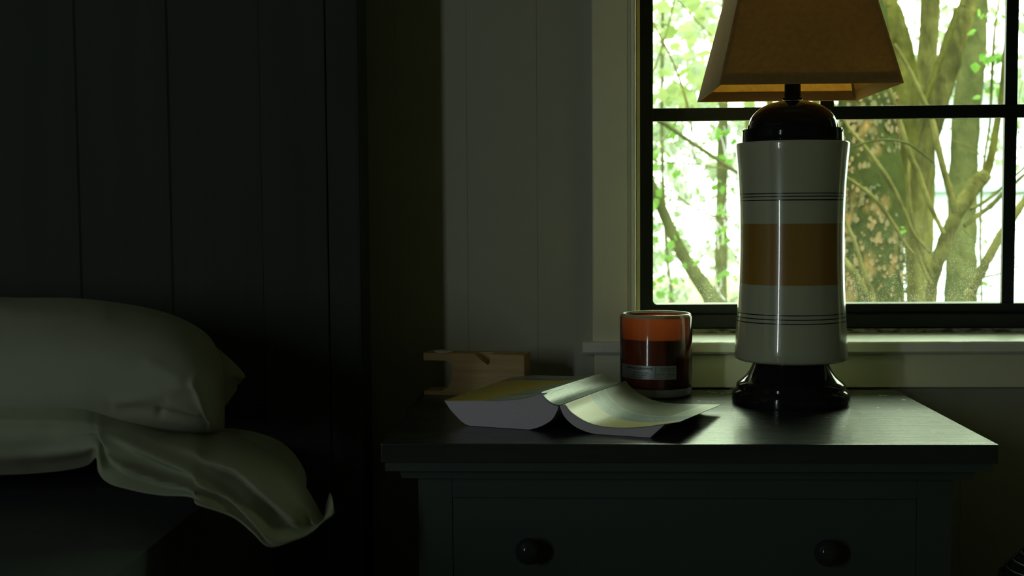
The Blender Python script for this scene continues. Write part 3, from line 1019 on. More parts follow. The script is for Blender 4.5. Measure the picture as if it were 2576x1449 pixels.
page_block([(0.1042, 0.0286), (0.1095, 0.0282), (0.118, 0.0203), (0.1354, 0.0113), (0.1569, 0.0078), (0.1865, 0.0093), (0.2160, 0.0145)],
           [(0.1036, 0.0272), (0.1092, 0.0158), (0.1223, 0.0058), (0.1418, 0.0004), (0.165, 0.0002), (0.185, 0.0002), (0.2011, 0.0003)], 'pages')

# ------------------------------------------------------------------ wooden phone stand
p0 = Vector((-0.181, 0.327, TZ))
WA = R(-10.5)
WU = Vector((math.cos(WA), math.sin(WA), 0)); WV = Vector((-math.sin(WA), math.cos(WA), 0))
ws = thing('wooden_phone_stand', (p0 + WU * 0.06 + WV * 0.015)[:], 'small pine phone stand with a notch and open side slot behind the book', 'phone stand')
def on_front(px, py):
    d = _f + _r * ((px - IW / 2) / F_PX) - _u * ((py - IH / 2) / F_PX)
    t = ((p0 - CAM).dot(WV)) / d.dot(WV)
    P = CAM + d * t
    return ((P - p0).dot(WU), P.z - TZ)
def arc(cx, cz, r, a0, a1, n=6): return [(cx + r * math.cos(R(a0 + (a1 - a0) * i / n)), cz + r * math.sin(R(a0 + (a1 - a0) * i / n))) for i in range(n + 1)]
ul, ut = on_front(1067, 888); ur, _ = on_front(1319, 895)
us, za = on_front(1139, 908); _, zb_ = on_front(1100, 984)
n1u, n1z = on_front(1192, 889); n2u, n2z = on_front(1233, 889); n3u, n3z = on_front(1228, 920)
ztb = ut
outline = [(0, 0), (ur, 0), (ur, ztb), (n2u, ztb), (n2u - 0.0002, n3z + 0.003), (n3u, n3z), (n3u - 0.002, n3z + 0.001), (n1u, ztb), (0, ztb), (0, za)]
outline += arc(us - 0.008, za - 0.008, 0.008, 90, 0)
outline += arc(us - 0.012, zb_ + 0.012, 0.012 - 0.003, 0, -90)
outline += [(us - 0.014, zb_), (0, zb_)]
b = bmesh.new()
DEP = 0.036
edges_ = set()
for pts_, d0, d1 in ((outline, 0.0, 0.022), ([q for i, q in enumerate(outline) if i not in (3, 4, 5, 6, 7)], 0.022, DEP)):
    A = [b.verts.new(p0 + WU * u + WV * d0 + Vector((0, 0, z))) for u, z in pts_]
    B_ = [b.verts.new(p0 + WU * u + WV * d1 + Vector((0, 0, z))) for u, z in pts_]
    fa, fb = b.faces.new(A), b.faces.new(B_[::-1])
    edges_ |= set((fa if d0 == 0 else fb).edges)
    nn_ = len(pts_)
    for i in range(nn_):
        b.faces.new((A[i], B_[i], B_[(i + 1) % nn_], A[(i + 1) % nn_]))
bmesh.ops.bevel(b, geom=list(edges_), offset=0.0007, segments=2, affect='EDGES')
bmesh.ops.triangulate(b, faces=[f for f in b.faces if len(f.verts) > 4])
obj('wooden_block', b, M['blockwood'], ws)
b = bmesh.new()
dc = p0 + WU * on_front(1106, 884)[0] + WV * DEP * 0.5
lathe(b, [(0.0118, TZ + ztb), (0.012, TZ + ztb + 0.0012), (0.0112, TZ + ztb + 0.0018)], dc.x, dc.y, n=40)
obj('inlaid_disc', b, M['disc'], ws, smooth=True, autosmooth=40)

# ------------------------------------------------------------------ bed: headboard, mattress
HY = 0.25
hx1 = at(905, 500, HY).x
hx2 = at(823, 500, HY).x
hx3 = at(660, 500, HY).x
bed = thing('bed', (-1.1, -0.7, 0), 'bed with tall dark panelled headboard and black bedspread at left', 'bed')
HZ = 1.42
b = bmesh.new()
box(b, hx2 + 0.0006, hx1, HY, HY + 0.07, 0, HZ, 0.004)
obj('post', b, M['headboard'], bed)
b = bmesh.new()
box(b, hx3, hx2, HY - 0.002, HY + 0.05, 0.25, HZ - 0.06, 0.0015)
obj('stile', b, M['headboard'], bed)
b = bmesh.new()
sp_ = at(660, 500, HY).x - at(427, 500, HY).x
x = hx3
while x > -1.9:
    extrude_profile(b, [(x - sp_, HY + 0.04), (x - sp_, HY + 0.0078), (x - sp_ + 0.0025, HY + 0.006), (x - 0.0025, HY + 0.006), (x, HY + 0.0078), (x, HY + 0.04)], 'z', 0.3, HZ - 0.16)
    x -= sp_
xe = x
obj('panelling', b, M['headboard'], bed)
b = bmesh.new()
box(b, xe, hx3, HY - 0.002, HY + 0.05, HZ - 0.16, HZ - 0.06, 0.003)
box(b, xe - 0.07, hx1 + 0.01, HY - 0.02, HY + 0.08, HZ, HZ + 0.03, 0.006)
obj('top_rail', b, M['headboard'], bed)
b = bmesh.new(); box(b, xe - 0.06, xe, HY, HY + 0.07, 0, HZ, 0.004)
obj('post', b, M['headboard'], bed)
MZ, MX = 0.575, -0.345
b = bmesh.new()
box(b, xe + 0.02, MX, -2.05, HY - 0.012, 0.34, MZ, 0.03)
obj('mattress', b, M['bedspread'], bed, smooth=True, autosmooth=50)
b = bmesh.new()
box(b, xe + 0.0, MX + 0.02, -2.08, HY - 0.01, 0.20, 0.335, 0.01)
obj('side_rail', b, M['headboard'], bed)
for fx in (xe + 0.02, MX - 0.05):
    b = bmesh.new(); box(b, fx, fx + 0.06, -2.05, -1.99, 0, 0.2, 0.004)
    obj('leg', b, M['headboard'], bed)

# ------------------------------------------------------------------ pillows
def loftgrid(stations, sub_s, sub_t):
    """stations: list of columns, each a list of points; smooth both ways -> grid"""
    cols = [catmull(c, sub_t) for c in stations]
    nrow = len(cols[0])
    rows = [catmull([c[i] for c in cols], sub_s) for i in range(nrow)]
    return rows     # rows[i][j]
def solid_sheet(rows, thick, disp=None):
    b = bmesh.new()
    nr, nc = len(rows), len(rows[0])
    V = [[None] * nc for _ in range(nr)]
    for i in range(nr):
        for j in range(nc):
            p = rows[i][j].copy()
            if disp: p += disp(i / (nr - 1), j / (nc - 1), p)
            V[i][j] = b.verts.new(p)
    for i in range(nr - 1):
        for j in range(nc - 1):
            b.faces.new((V[i][j], V[i][j + 1], V[i + 1][j + 1], V[i + 1][j]))
    bmesh.ops.recalc_face_normals(b, faces=b.faces)
    if thick:
        bmesh.ops.solidify(b, geom=list(b.faces), thickness=thick)
    return b

pil = thing('bed_pillow', at(200, 1060, 0.03)[:], 'plump upper pillow in a cream case lying against the dark headboard', 'pillow')
# (px, top py, bottom py, half depth)
st = [(-1300, 1000, 1010, 0.02), (-1285, 940, 1030, 0.06), (-1240, 860, 1060, 0.12), (-1100, 790, 1075, 0.15), (-800, 757, 1085, 0.165), (-400, 746, 1090, 0.17), (-150, 746, 1090, 0.17), (0, 750, 1088, 0.168), (120, 752, 1086, 0.167), (230, 758, 1085, 0.165), (320, 770, 1083, 0.162), (400, 787, 1081, 0.158),
      (460, 808, 1079, 0.152), (505, 834, 1077, 0.142), (533, 862, 1076, 0.125), (550, 893, 1074, 0.10), (559, 922, 1070, 0.075), (563, 950, 1060, 0.045), (563, 975, 1035, 0.02)]
YC = 0.055
nr = 128
cols = []
for px, tp, bp_, hd in st:
    top = at(px, tp, YC); bot = at(px, bp_, YC)
    zc, zh = (top.z + bot.z) / 2, (top.z - bot.z) / 2
    col = []
    for i in range(nr):
        t = 2 * math.pi * i / nr
        c, s = math.cos(t), math.sin(t)
        yy = YC + hd * math.copysign(abs(c) ** 0.85, c)
        xx = at(px, tp, yy).x if px > -600 else top.x
        zl = zc + zh * math.copysign(abs(s) ** 0.9, s)
        col.append(Vector((xx, yy, zl)))
    cols.append(col)
b = bmesh.new()
rows = [catmull([c[i] for c in cols], 14) for i in range(nr)]
nc = len(rows[0])
def pill_disp(p, nrm_in):
    d = 0.0022 * noise.noise(Vector((p.x * 7, p.y * 12, p.z * 22)))
    d += 0.0012 * noise.noise(Vector((p.x * 16 + 4, p.y * 20, p.z * 50)))
    # folds of the case near the lower right corner, and soft pulls in the cloth
    if p.y < YC + 0.03:
        v = p - CAM
        zc_ = v.dot(_f)
        qx, qy = IW / 2 + F_PX * v.dot(_r) / zc_, IH / 2 - F_PX * v.dot(_u) / zc_
        for (x0, y0, x1, y1, wd, hh) in ((492, 962, 536, 1068, 12, 0.0055), (492, 964, 290, 1016, 14, 0.0035), (540, 1066, 400, 1036, 9, -0.0050), (400, 1036, 280, 1022, 12, -0.0030), (380, 915, 450, 950, 16, 0.0020), (500, 1040, 430, 1010, 9, 0.0025), (30, 795, 260, 790, 22, 0.0022), (0, 1020, 200, 1000, 40, 0.002)):
            L2 = (x1 - x0) ** 2 + (y1 - y0) ** 2
            q = ((qx - x0) * (x1 - x0) + (qy - y0) * (y1 - y0)) / L2
            qq = max(0.0, min(1.0, q))
            dd = math.hypot(qx - x0 - qq * (x1 - x0), qy - y0 - qq * (y1 - y0))
            d += hh * math.exp(-(dd / wd) ** 2)
    return d
V = [[None] * nc for _ in range(nr)]
for i in range(nr):
    for j in range(nc):
        p = rows[i][j]
        cc = Vector((p.x, YC, 0.70))
        n_ = (p - cc); n_.x *= 0.2
        n_.normalize()
        V[i][j] = b.verts.new(p + n_ * pill_disp(p, None))
for i in range(nr):
    for j in range(nc - 1):
        b.faces.new((V[i][j], V[i][j + 1], V[(i + 1) % nr][j + 1], V[(i + 1) % nr][j]))
b.faces.new([V[i][0] for i in range(nr)]); b.faces.new([V[i][nc - 1] for i in range(nr)])
obj('pillow_body', b, M['pillow'], pil, smooth=True)
# corner ear of the case showing behind the right end
b = bmesh.new()
o1, o2 = 0.11, 0.13
ear = [[at(515, 850, 0.10), at(575, 905, 0.115), at(611, 942, 0.12), at(612, 952, 0.12)],
       [at(505, 930, 0.09), at(560, 945, 0.10), at(590, 952, 0.115), at(606, 958, 0.12)],
       [at(500, 1000, 0.08), at(550, 1000, 0.095), at(580, 985, 0.11), at(598, 970, 0.12)],
       [at(500, 1062, 0.07), at(538, 1052, 0.09), at(562, 1022, 0.10), at(588, 985, 0.115)]]
rows = loftgrid(ear, 8, 6)
b = solid_sheet(rows, 0.002, lambda s, t, p: Vector((0, 0.002 * math.sin(t * 9 + s * 4), 0)))
obj('case_corner', b, M['pillow'], pil, smooth=True)

low = thing('pillowcase_flap', at(400, 1180, -0.08)[:], 'rumpled pale pillowcase flap spilling over the bed edge below the plump pillow', 'pillowcase')
C = [  # top, upper mid, lower mid, hem
    [(-420, 975, -0.088), (-420, 1055, -0.124), (-420, 1130, -0.125), (-420, 1205, -0.09)],
    [(-200, 975, -0.088), (-200, 1055, -0.124), (-200, 1130, -0.125), (-200, 1203, -0.09)],
    [(0, 978, -0.088), (0, 1058, -0.124), (0, 1130, -0.125), (0, 1197, -0.09)],
    [(130, 982, -0.088), (130, 1060, -0.124), (130, 1125, -0.125), (130, 1190, -0.09)],
    [(205, 990, -0.085), (208, 1062, -0.122), (212, 1120, -0.13), (215, 1174, -0.10)],
    [(236, 996, -0.082), (238, 1066, -0.120), (240, 1115, -0.135), (241, 1152, -0.125)],
    [(255, 1002, -0.078), (252, 1070, -0.120), (248, 1135, -0.145), (247, 1188, -0.150)],
    [(285, 1010, -0.070), (278, 1078, -0.118), (270, 1150, -0.145), (268, 1213, -0.155)],
    [(340, 1026, -0.055), (335, 1092, -0.115), (325, 1165, -0.140), (318, 1230, -0.155)],
    [(430, 1055, -0.028), (420, 1115, -0.110), (412, 1185, -0.130), (400, 1244, -0.150)],
    [(500, 1070, -0.025), (490, 1130, -0.105), (484, 1200, -0.125), (478, 1247, -0.150)],
    [(540, 1080, -0.02), (525, 1145, -0.100), (512, 1215, -0.130), (500, 1267, -0.160)],
    [(600, 1096, -0.015), (590, 1160, -0.095), (585, 1235, -0.120), (588, 1298, -0.150)],
    [(660, 1125, -0.015), (652, 1190, -0.095), (640, 1270, -0.125), (640, 1340, -0.150)],
    [(715, 1165, -0.02), (705, 1225, -0.095), (690, 1300, -0.120), (682, 1376, -0.145)],
    [(765, 1220, -0.03), (752, 1268, -0.095), (735, 1320, -0.115), (742, 1360, -0.130)],
    [(797, 1272, -0.05), (785, 1300, -0.090), (778, 1325, -0.100), (783, 1338, -0.110)],
    [(813, 1298, -0.06), (808, 1310, -0.080), (808, 1316, -0.09), (812, 1308, -0.095)],
    [(820, 1268, -0.05), (824, 1284, -0.070), (828, 1294, -0.080), (834, 1296, -0.085)],
    [(829, 1239, -0.04), (834, 1252, -0.060), (839, 1270, -0.070), (843, 1290, -0.075)],
]
stn = [[at(*p) for p in c] for c in C]
rows = loftgrid(stn, 8, 12)
ridges = [  # in (s across, t down) space: start, end, width, height
    ((0.42, 0.42), (0.80, 0.98), 0.040, 0.016), ((0.36, 0.66), (0.62, 0.90), 0.032, 0.014), ((0.50, 0.30), (0.86, 0.62), 0.05, 0.008),
    ((0.26, 0.55), (0.40, 0.80), 0.05, -0.014), ((0.60, 0.45), (0.84, 0.85), 0.028, -0.014), ((0.52, 0.62), (0.74, 0.95), 0.02, -0.008), ((0.80, 0.3), (0.87, 0.9), 0.02, -0.006), ((0.10, 0.78), (0.26, 0.70), 0.06, 0.006), ((0.0, 0.35), (0.42, 0.30), 0.05, 0.004)]
def flap_disp(t, s, p):
    d = 0.0
    for (a, c, wd, hh) in ridges:
        ax, ay = a; bx_, by_ = c
        L2 = (bx_ - ax) ** 2 + (by_ - ay) ** 2
        q = max(0, min(1, ((s - ax) * (bx_ - ax) + (t - ay) * (by_ - ay)) / L2))
        dd = math.hypot(s - ax - q * (bx_ - ax), t - ay - q * (by_ - ay))
        d += hh * math.exp(-(dd / wd) ** 2) * math.sin(math.pi * min(1, 0.15 + q * 0.85)) if q < 1 else 0
    d += 0.003 * noise.noise(Vector((p.x * 14, p.y * 9, p.z * 25)))
    d += 0.0015 * noise.noise(Vector((p.x * 50, p.y * 9, p.z * 40)))
    k = min(1.0, (1 - s) * 12)
    return Vector((0, -d * k, 0))
b = solid_sheet(rows, 0.0016, flap_disp)
obj('front_layer', b, M['sheet'], low, smooth=True)
D = [
    [(430, 1040, 0.06), (430, 1100, 0.03), (430, 1200, 0.0)],
    [(535, 1074, 0.06), (530, 1120, 0.03), (520, 1200, 0.0)],
    [(590, 1078, 0.06), (580, 1130, 0.03), (570, 1220, 0.0)],
    [(645, 1086, 0.055), (640, 1140, 0.025), (630, 1240, 0.0)],
    [(700, 1107, 0.045), (700, 1160, 0.02), (690, 1260, 0.0)],
    [(740, 1140, 0.035), (738, 1190, 0.015), (725, 1260, 0.0)],
    [(766, 1180, 0.025), (762, 1215, 0.01), (750, 1260, 0.0)],
    [(773, 1205, 0.02), (771, 1230, 0.005), (765, 1260, 0.0)],
]
rows = loftgrid([[at(*p) for p in c] for c in D], 8, 10)
b = solid_sheet(rows, 0.0016, lambda t, s, p: Vector((0, -0.004 * noise.noise(Vector((p.x * 20, 0, p.z * 14))), 0)))
obj('back_layer', b, M['sheet'], low, smooth=True)

# ------------------------------------------------------------------ dark ribbed basket at the lower right edge
bc = Vector((at(2655, 1449, 0.16).x, 0.16, 0))
bsk = thing('ribbed_basket', bc[:], 'black ribbed basket on the floor at the lower right edge', 'basket')
zt_ = at(2576, 1386, 0.16).z
k_ = (0.16 - CAM.y) / F_PX
zq = [(0.0, 0.11), (0.2, 0.112), (at(2527, 1449, 0.16).z, 128 * k_), (at(2540, 1432, 0.16).z, 114 * k_), (at(2552, 1416, 0.16).z, 101 * k_), (at(2566, 1400, 0.16).z, 84 * k_), (zt_ + 0.008, 60 * k_), (zt_ + 0.016, 30 * k_)]
b = bmesh.new()
lathe(b, [(r - 0.003, z) for z, r in zq], bc.x, bc.y, n=64)
obj('body', b, M['basket'], bsk, smooth=True)
zc_ = 0.02
def rad_at(z):
    for (za_, ra), (zb2, rb) in zip(zq[:-1], zq[1:]):
        if za_ <= z <= zb2: return ra + (rb - ra) * (z - za_) / max(zb2 - za_, 1e-6)
    return zq[-1][1]
zc_ = at(2560, 1417, 0.16).z + 0.0095 * 1
while zc_ > 0.02:
    b = bmesh.new()
    rr = rad_at(zc_)
    pts = [Vector((bc.x + rr * math.cos(2 * math.pi * i / 48), bc.y + rr * math.sin(2 * math.pi * i / 48), zc_)) for i in range(49)]
    tube(b, pts, [0.0022] * 49, seg=6, cap=False)
    obj('rib', b, M['basket'], bsk, smooth=True)
    zc_ -= 0.0085 if zc_ > 0.38 else 0.03

# ------------------------------------------------------------------ outdoors
GZ = -0.55
b = bmesh.new()
N = 40
for i in range(N + 1):
    for j in range(N + 1):
        x, y = -14 + 34 * i / N, WALL + 0.2 + 26 * j / N
        b.verts.new((x, y, GZ + 0.12 * noise.noise(Vector((x * 0.6, y * 0.6, 0)))))
b.verts.ensure_lookup_table()
for i in range(N):
    for j in range(N):
        q = i * (N + 1) + j
        b.faces.new((b.verts[q], b.verts[q + N + 1], b.verts[q + N + 2], b.verts[q + 1]))
tag(obj('ground', b, M['ground'], smooth=True), kind='structure')

def stem(path, Y, seg=12, rough=0.12, sub=5, down=False, up=False, parent=None, name='trunk', m=None, fr=6.0):
    """path: (px, py, half width px[, depth]) ; converts to a tube at depth Y"""
    pts = []
    for q in path:
        y = q[3] if len(q) > 3 else Y
        p = at(q[0], q[1], y)
        pts.append((p.x, p.y, p.z, q[2] * (y - CAM.y) / F_PX))
    if down:
        a, c = Vector(pts[-1]), Vector(pts[-2])
        d = (a - c); d = d / max(abs(d.z), 1e-3)
        for z in (0.15, GZ - 0.05):
            if a.z > z:
                t = a.z - z
                pts.append((a.x + d.x * t * 0.5, a.y + d.y * t * 0.3, z, a.w * (1.1 if z > 0 else 1.35)))
    if up:
        a, c = Vector(pts[0]), Vector(pts[1])
        d = (a - c); d = d / max(abs(d.z), 1e-3)
        pts.insert(0, (a.x + d.x * 0.9, a.y, a.z + 0.9, a.w * 0.9))
        pts.insert(0, (a.x + d.x * 1.9, a.y, a.z + 2.0, a.w * 0.7))
    P = []
    def cm(P4, sub):
        out = []
        n = len(P4)
        for i in range(n - 1):
            p0_, p1_, p2_, p3_ = (Vector(P4[max(i - 1, 0)]), Vector(P4[i]), Vector(P4[i + 1]), Vector(P4[min(i + 2, n - 1)]))
            for s in range(sub):
                t = s / sub
                out.append(0.5 * ((2 * p1_) + (p2_ - p0_) * t + (2 * p0_ - 5 * p1_ + 4 * p2_ - p3_) * t * t + (3 * p1_ - p0_ - 3 * p2_ + p3_) * t ** 3))
        out.append(Vector(P4[-1]))
        return out
    S4 = cm(pts, sub)
    b = bmesh.new()
    tube(b, [Vector((s.x, s.y, s.z)) for s in S4], [max(s.w, 0.0008) for s in S4], seg=seg, rough=rough, fr=fr)
    return obj(name, b, m, parent, smooth=True)

def leaf_into(b, p, size, tilt=None):
    """one leaf: pointed oval with a fold along the midrib"""
    d = Vector((random.gauss(0, 1), random.gauss(0, 0.7), random.gauss(-0.3, 0.6))).normalized()
    a = d.cross(Vector((random.gauss(0, 1), random.gauss(0, 1), random.gauss(0, 1)))).normalized()
    nn = d.cross(a)
    w_ = size * random.uniform(0.38, 0.5)
    mid = [p + d * size * t for t in (0, 0.35, 0.7, 1.0)]
    v0 = b.verts.new(mid[0]); v1 = b.verts.new(mid[1] + nn * size * 0.06); v2 = b.verts.new(mid[2] + nn * size * 0.03); v3 = b.verts.new(mid[3] - nn * size * 0.05)
    l1 = b.verts.new(mid[1] + a * w_ - nn * size * 0.05); l2 = b.verts.new(mid[2] + a * w_ * 0.62 - nn * size * 0.04)
    r1 = b.verts.new(mid[1] - a * w_ - nn * size * 0.05); r2 = b.verts.new(mid[2] - a * w_ * 0.62 - nn * size * 0.04)
    for f in ((v0, l1, v1), (v0, v1, r1), (v1, l1, l2, v2), (v1, v2, r2, r1), (v2, l2, v3), (v2, v3, r2)):
        b.faces.new(f)

def foliage(clumps, name, m, parent):
    """clumps: (px, py, Y, spread px, spread depth, count, leaf size m)"""
    b = bmesh.new()
    for px, py, Y, sx, sy, n_, sz in clumps:
        for _ in range(n_):
            y = Y + random.gauss(0, sy)
            p = at(px + random.gauss(0, sx), py + random.gauss(0, sx * 0.75), max(y, 1.2))
            leaf_into(b, p, sz * random.uniform(0.7, 1.3))
    return obj(name, b, m, parent, recalc=False)

def tree(name, label, path, Y, m, cat='tree', **k):
    pb = at(path[-1][0], 765, Y)
    t = thing(name, (pb.x, Y, GZ), label, cat)
    stem(path, Y, parent=t, name='trunk', m=m, **k)
    return t

# mossy, peeling trunk just right of the lamp
t = tree('mossy_tree', 'thick mossy tree with peeling bark just right of the lamp outside', [(2168, -40, 58), (2172, 120, 60), (2176, 250, 64), (2190, 380, 72), (2196, 520, 74), (2200, 660, 74), (2204, 770, 74)], 3.1, M['bark_moss'], seg=48, rough=0.16, sub=9, down=True, up=True, fr=3)
b = bmesh.new()
for _ in range(420):
    # flakes of bark and lichen
    py = random.uniform(240, 770); pc = 2176 + (py - 250) / 520 * 28
    ang = random.uniform(-80, 80)
    r_ = 0.104
    c_ = at(pc, py, 3.1)
    nrm = Vector((math.sin(R(ang)), -math.cos(R(ang)), 0))
    q = c_ + nrm * (r_ * random.uniform(0.98, 1.06))
    a_ = Vector((nrm.y, -nrm.x, 0)); s_ = random.uniform(0.004, 0.013)
    n5 = random.randint(5, 7)
    top = [b.verts.new(q + (a_ * math.cos(6.283 * i / n5) * random.uniform(0.6, 1.1) + Vector((0, 0, 1)) * math.sin(6.283 * i / n5) * random.uniform(0.7, 1.5)) * s_ + nrm * 0.004 * random.random()) for i in range(n5)]
    back = b.verts.new(q - nrm * 0.012)
    b.faces.new(top)
    for i in range(n5): b.faces.new((top[i], top[(i + 1) % n5], back))
M['lichen'] = mat('lichen_flakes', spec=0.08, color=(0.012, 0.016, 0.005), rough=0.9, color2=(0.045, 0.028, 0.010), nscale=5, bump=0.5)
tag(obj('bark_flakes', b, M['lichen'], t), kind='stuff')
# pale olive trunk between shade and second trunk
tree('olive_tree', 'yellow-olive tree trunk rising beside the right edge of the lampshade', [(2195, -60, 26), (2238, 30, 28), (2262, 120, 33), (2274, 220, 36), (2283, 330, 24), (2289, 450, 17), (2290, 580, 16), (2297, 770, 15)], 3.6, M['bark_olive'], seg=24, sub=7, down=True, up=True)
tree('dark_tree', 'brown-olive tree trunk right behind the yellow-olive one', [(2342, -40, 22), (2336, 100, 24), (2326, 220, 26), (2318, 340, 32), (2322, 460, 29), (2321, 600, 26), (2312, 770, 32)], 3.9, M['bark_dark'], seg=24, sub=7, down=True, up=True)
t = tree('leaning_tree', 'dark olive tree leaning from upper right down behind the window bar', [(2452, -60, 20), (2430, 30, 24), (2402, 100, 28), (2384, 170, 29), (2364, 240, 26), (2345, 320, 24), (2318, 420, 22), (2305, 600, 18), (2306, 770, 18)], 3.3, M['bark_dark'], seg=24, sub=7, down=True, up=True)
stem([(2408, 20, 7), (2385, 100, 8), (2362, 160, 7), (2340, 220, 7), (2325, 262, 6)], 3.0, parent=t, name='branch', m=M['bark_olive'])
tree('pale_tree', 'broad pale grey-green tree trunk nearest the right window bar', [(2458, -60, 27), (2452, 60, 30), (2442, 180, 33), (2432, 280, 33), (2424, 400, 33), (2420, 520, 34), (2418, 640, 36), (2416, 770, 40)], 4.6, M['bark_pale'], seg=28, sub=7, down=True, up=True)
# forked shrub in front of the trunks
Ys = 2.3
pb = at(2338, 765, Ys)
shrub = thing('forked_shrub', (pb.x, Ys, GZ), 'pale forked shrub with a sawn stub in front of the trunks', 'shrub')
stem([(2482, 436, 15), (2470, 448, 19), (2455, 462, 20), (2436, 490, 20), (2412, 528, 17), (2396, 560, 17), (2376, 610, 18), (2358, 660, 17), (2346, 710, 14), (2340, 770, 15)], Ys, parent=shrub, name='stem', m=M['bark_twig'], down=True, seg=18, sub=6)
def br(path, Y, m=None, parent=shrub, up=False, seg=8, rough=0.1, down=False):
    return stem(path, Y, parent=parent, name='branch', m=m or M['bark_twig'], seg=seg, sub=5, up=up, down=down, rough=rough)
br([(2250, 110, 4), (2290, 180, 5), (2322, 250, 6), (2344, 300, 7), (2362, 380, 8), (2380, 450, 8), (2396, 505, 9), (2403, 535, 9)], Ys - 0.05)
br([(2180, 90, 3), (2215, 160, 4), (2250, 260, 5), (2268, 320, 6), (2290, 390, 7), (2312, 440, 7), (2335, 505, 6), (2358, 555, 5), (2374, 588, 6)], Ys - 0.12)
br([(2288, 380, 3), (2286, 460, 4), (2292, 540, 5), (2308, 600, 6), (2322, 640, 6), (2332, 672, 8), (2345, 700, 8)], Ys - 0.04)
br([(2300, 600, 3), (2312, 650, 4), (2330, 690, 5), (2342, 715, 6)], Ys - 0.08)
br([(2548, -20, 5), (2538, 60, 6), (2526, 160, 7), (2520, 240, 7), (2508, 310, 8), (2496, 380, 9), (2484, 430, 10), (2474, 450, 10)], Ys + 0.05, M['bark_olive'])
br([(2640, 380, 3), (2576, 440, 4), (2530, 480, 5), (2490, 520, 5), (2455, 545, 6), (2425, 570, 5)], Ys + 0.02)
br([(2600, 400, 3), (2540, 455, 3), (2500, 490, 4), (2465, 515, 4), (2440, 525, 5)], Ys + 0.08)
br([(2090, 250, 3), (2135, 320, 4), (2180, 375, 5), (2220, 430, 6), (2250, 480, 6), (2278, 540, 5), (2300, 590, 5), (2345, 640, 3)], Ys - 0.2)
br([(2100, 430, 3), (2150, 460, 4), (2200, 500, 5), (2245, 560, 5), (2275, 610, 4), (2300, 640, 3)], Ys - 0.25)
br([(2090, 400, 2), (2140, 372, 2.4), (2190, 356, 2.6), (2240, 352, 3), (2285, 362, 3), (2325, 390, 2.5), (2350, 410, 2)], Ys - 0.3, M['bark_pale'])
# low leaning sapling by the bottom left of the mossy trunk
pb = at(2180, 765, 2.6)
sap = thing('thin_sapling', (pb.x, 2.6, GZ), 'thin sapling leaning left in front of the mossy tree', 'sapling')
br([(2095, 500, 4), (2128, 560, 5), (2150, 610, 5), (2165, 660, 6), (2182, 710, 7), (2198, 770, 8)], 2.6, parent=sap, down=True)
br([(2085, 620, 7), (2120, 655, 10), (2150, 690, 10), (2176, 735, 9), (2190, 770, 9)], 2.7, parent=sap, down=True)
# branch rising at the lower right
pb = at(2435, 765, 2.1)
sap2 = thing('mottled_sapling', (pb.x, 2.1, GZ), 'mottled sapling slanting up behind the lower right window bar', 'sapling')
br([(2660, 380, 7), (2600, 470, 8), (2560, 530, 9), (2520, 590, 11), (2490, 640, 11), (2466, 690, 12), (2446, 730, 12), (2432, 772, 13)], 2.1, parent=sap2, down=True, seg=14, rough=0.2)
br([(2640, 655, 1.6), (2560, 670, 2), (2510, 690, 2.2), (2472, 698, 2)], 2.1, parent=sap2)
# leafy vine left of the right bar
pb = at(2480, 765, 2.9)
vine = thing('leafy_vine', (pb.x, 2.9, GZ), 'thin leafy vine hanging left of the right window bar', 'vine')
br([(2522, -40, 2.5), (2505, 50, 3), (2498, 140, 4), (2494, 230, 3.5), (2490, 310, 3), (2478, 390, 3), (2470, 470, 3), (2466, 600, 3), (2470, 770, 3)], 2.9, M['bark_dark'], parent=vine, down=True, up=True)
foliage([(2485, 155, 2.9, 12, 0.05, 7, 0.035), (2508, 140, 2.9, 8, 0.05, 4, 0.035), (2475, 40, 2.9, 14, 0.05, 5, 0.03), (2515, 40, 2.9, 12, 0.05, 6, 0.03), (2508, 228, 2.9, 12, 0.05, 5, 0.03), (2478, 236, 2.9, 10, 0.05, 3, 0.025), (2470, 690, 2.9, 6, 0.05, 4, 0.022), (2468, 618, 2.9, 5, 0.05, 2, 0.018), (2480, 718, 2.9, 6, 0.03, 2, 0.022), (2270, 580, 2.9, 5, 0.05, 3, 0.02), (2590, 60, 2.9, 12, 0.1, 5, 0.035), (2595, 180, 2.9, 14, 0.1, 6, 0.035)], 'foliage', M['leaf'], vine)
# fine twigs crossing on the right
pb = at(2560, 765, 3.4)
tw = thing('twiggy_shrub', (pb.x, 3.4, GZ), 'bare twiggy shrub behind the right window bar', 'shrub')
random.seed(11)
br([(2600, 300, 5), (2592, 480, 7), (2590, 640, 8), (2585, 770, 9)], 3.4, parent=tw, down=True)
for k in range(34):
    x0_, y0_ = random.uniform(2455, 2640), random.uniform(280, 760)
    a = random.uniform(-2.9, -0.2)
    L_ = random.uniform(60, 170)
    pts_ = [(x0_, y0_, 1.0)]
    for s in range(3):
        a += random.uniform(-0.35, 0.35)
        x0_ += math.cos(a) * L_ / 3; y0_ += math.sin(a) * L_ / 3
        pts_.append((x0_, y0_, 1.0))
    stem([(q[0], q[1], 1.3) for q in pts_], 3.4 + random.uniform(-0.3, 0.4), parent=tw, name='twig', m=M['bark_twig'], seg=5, sub=3, rough=0)
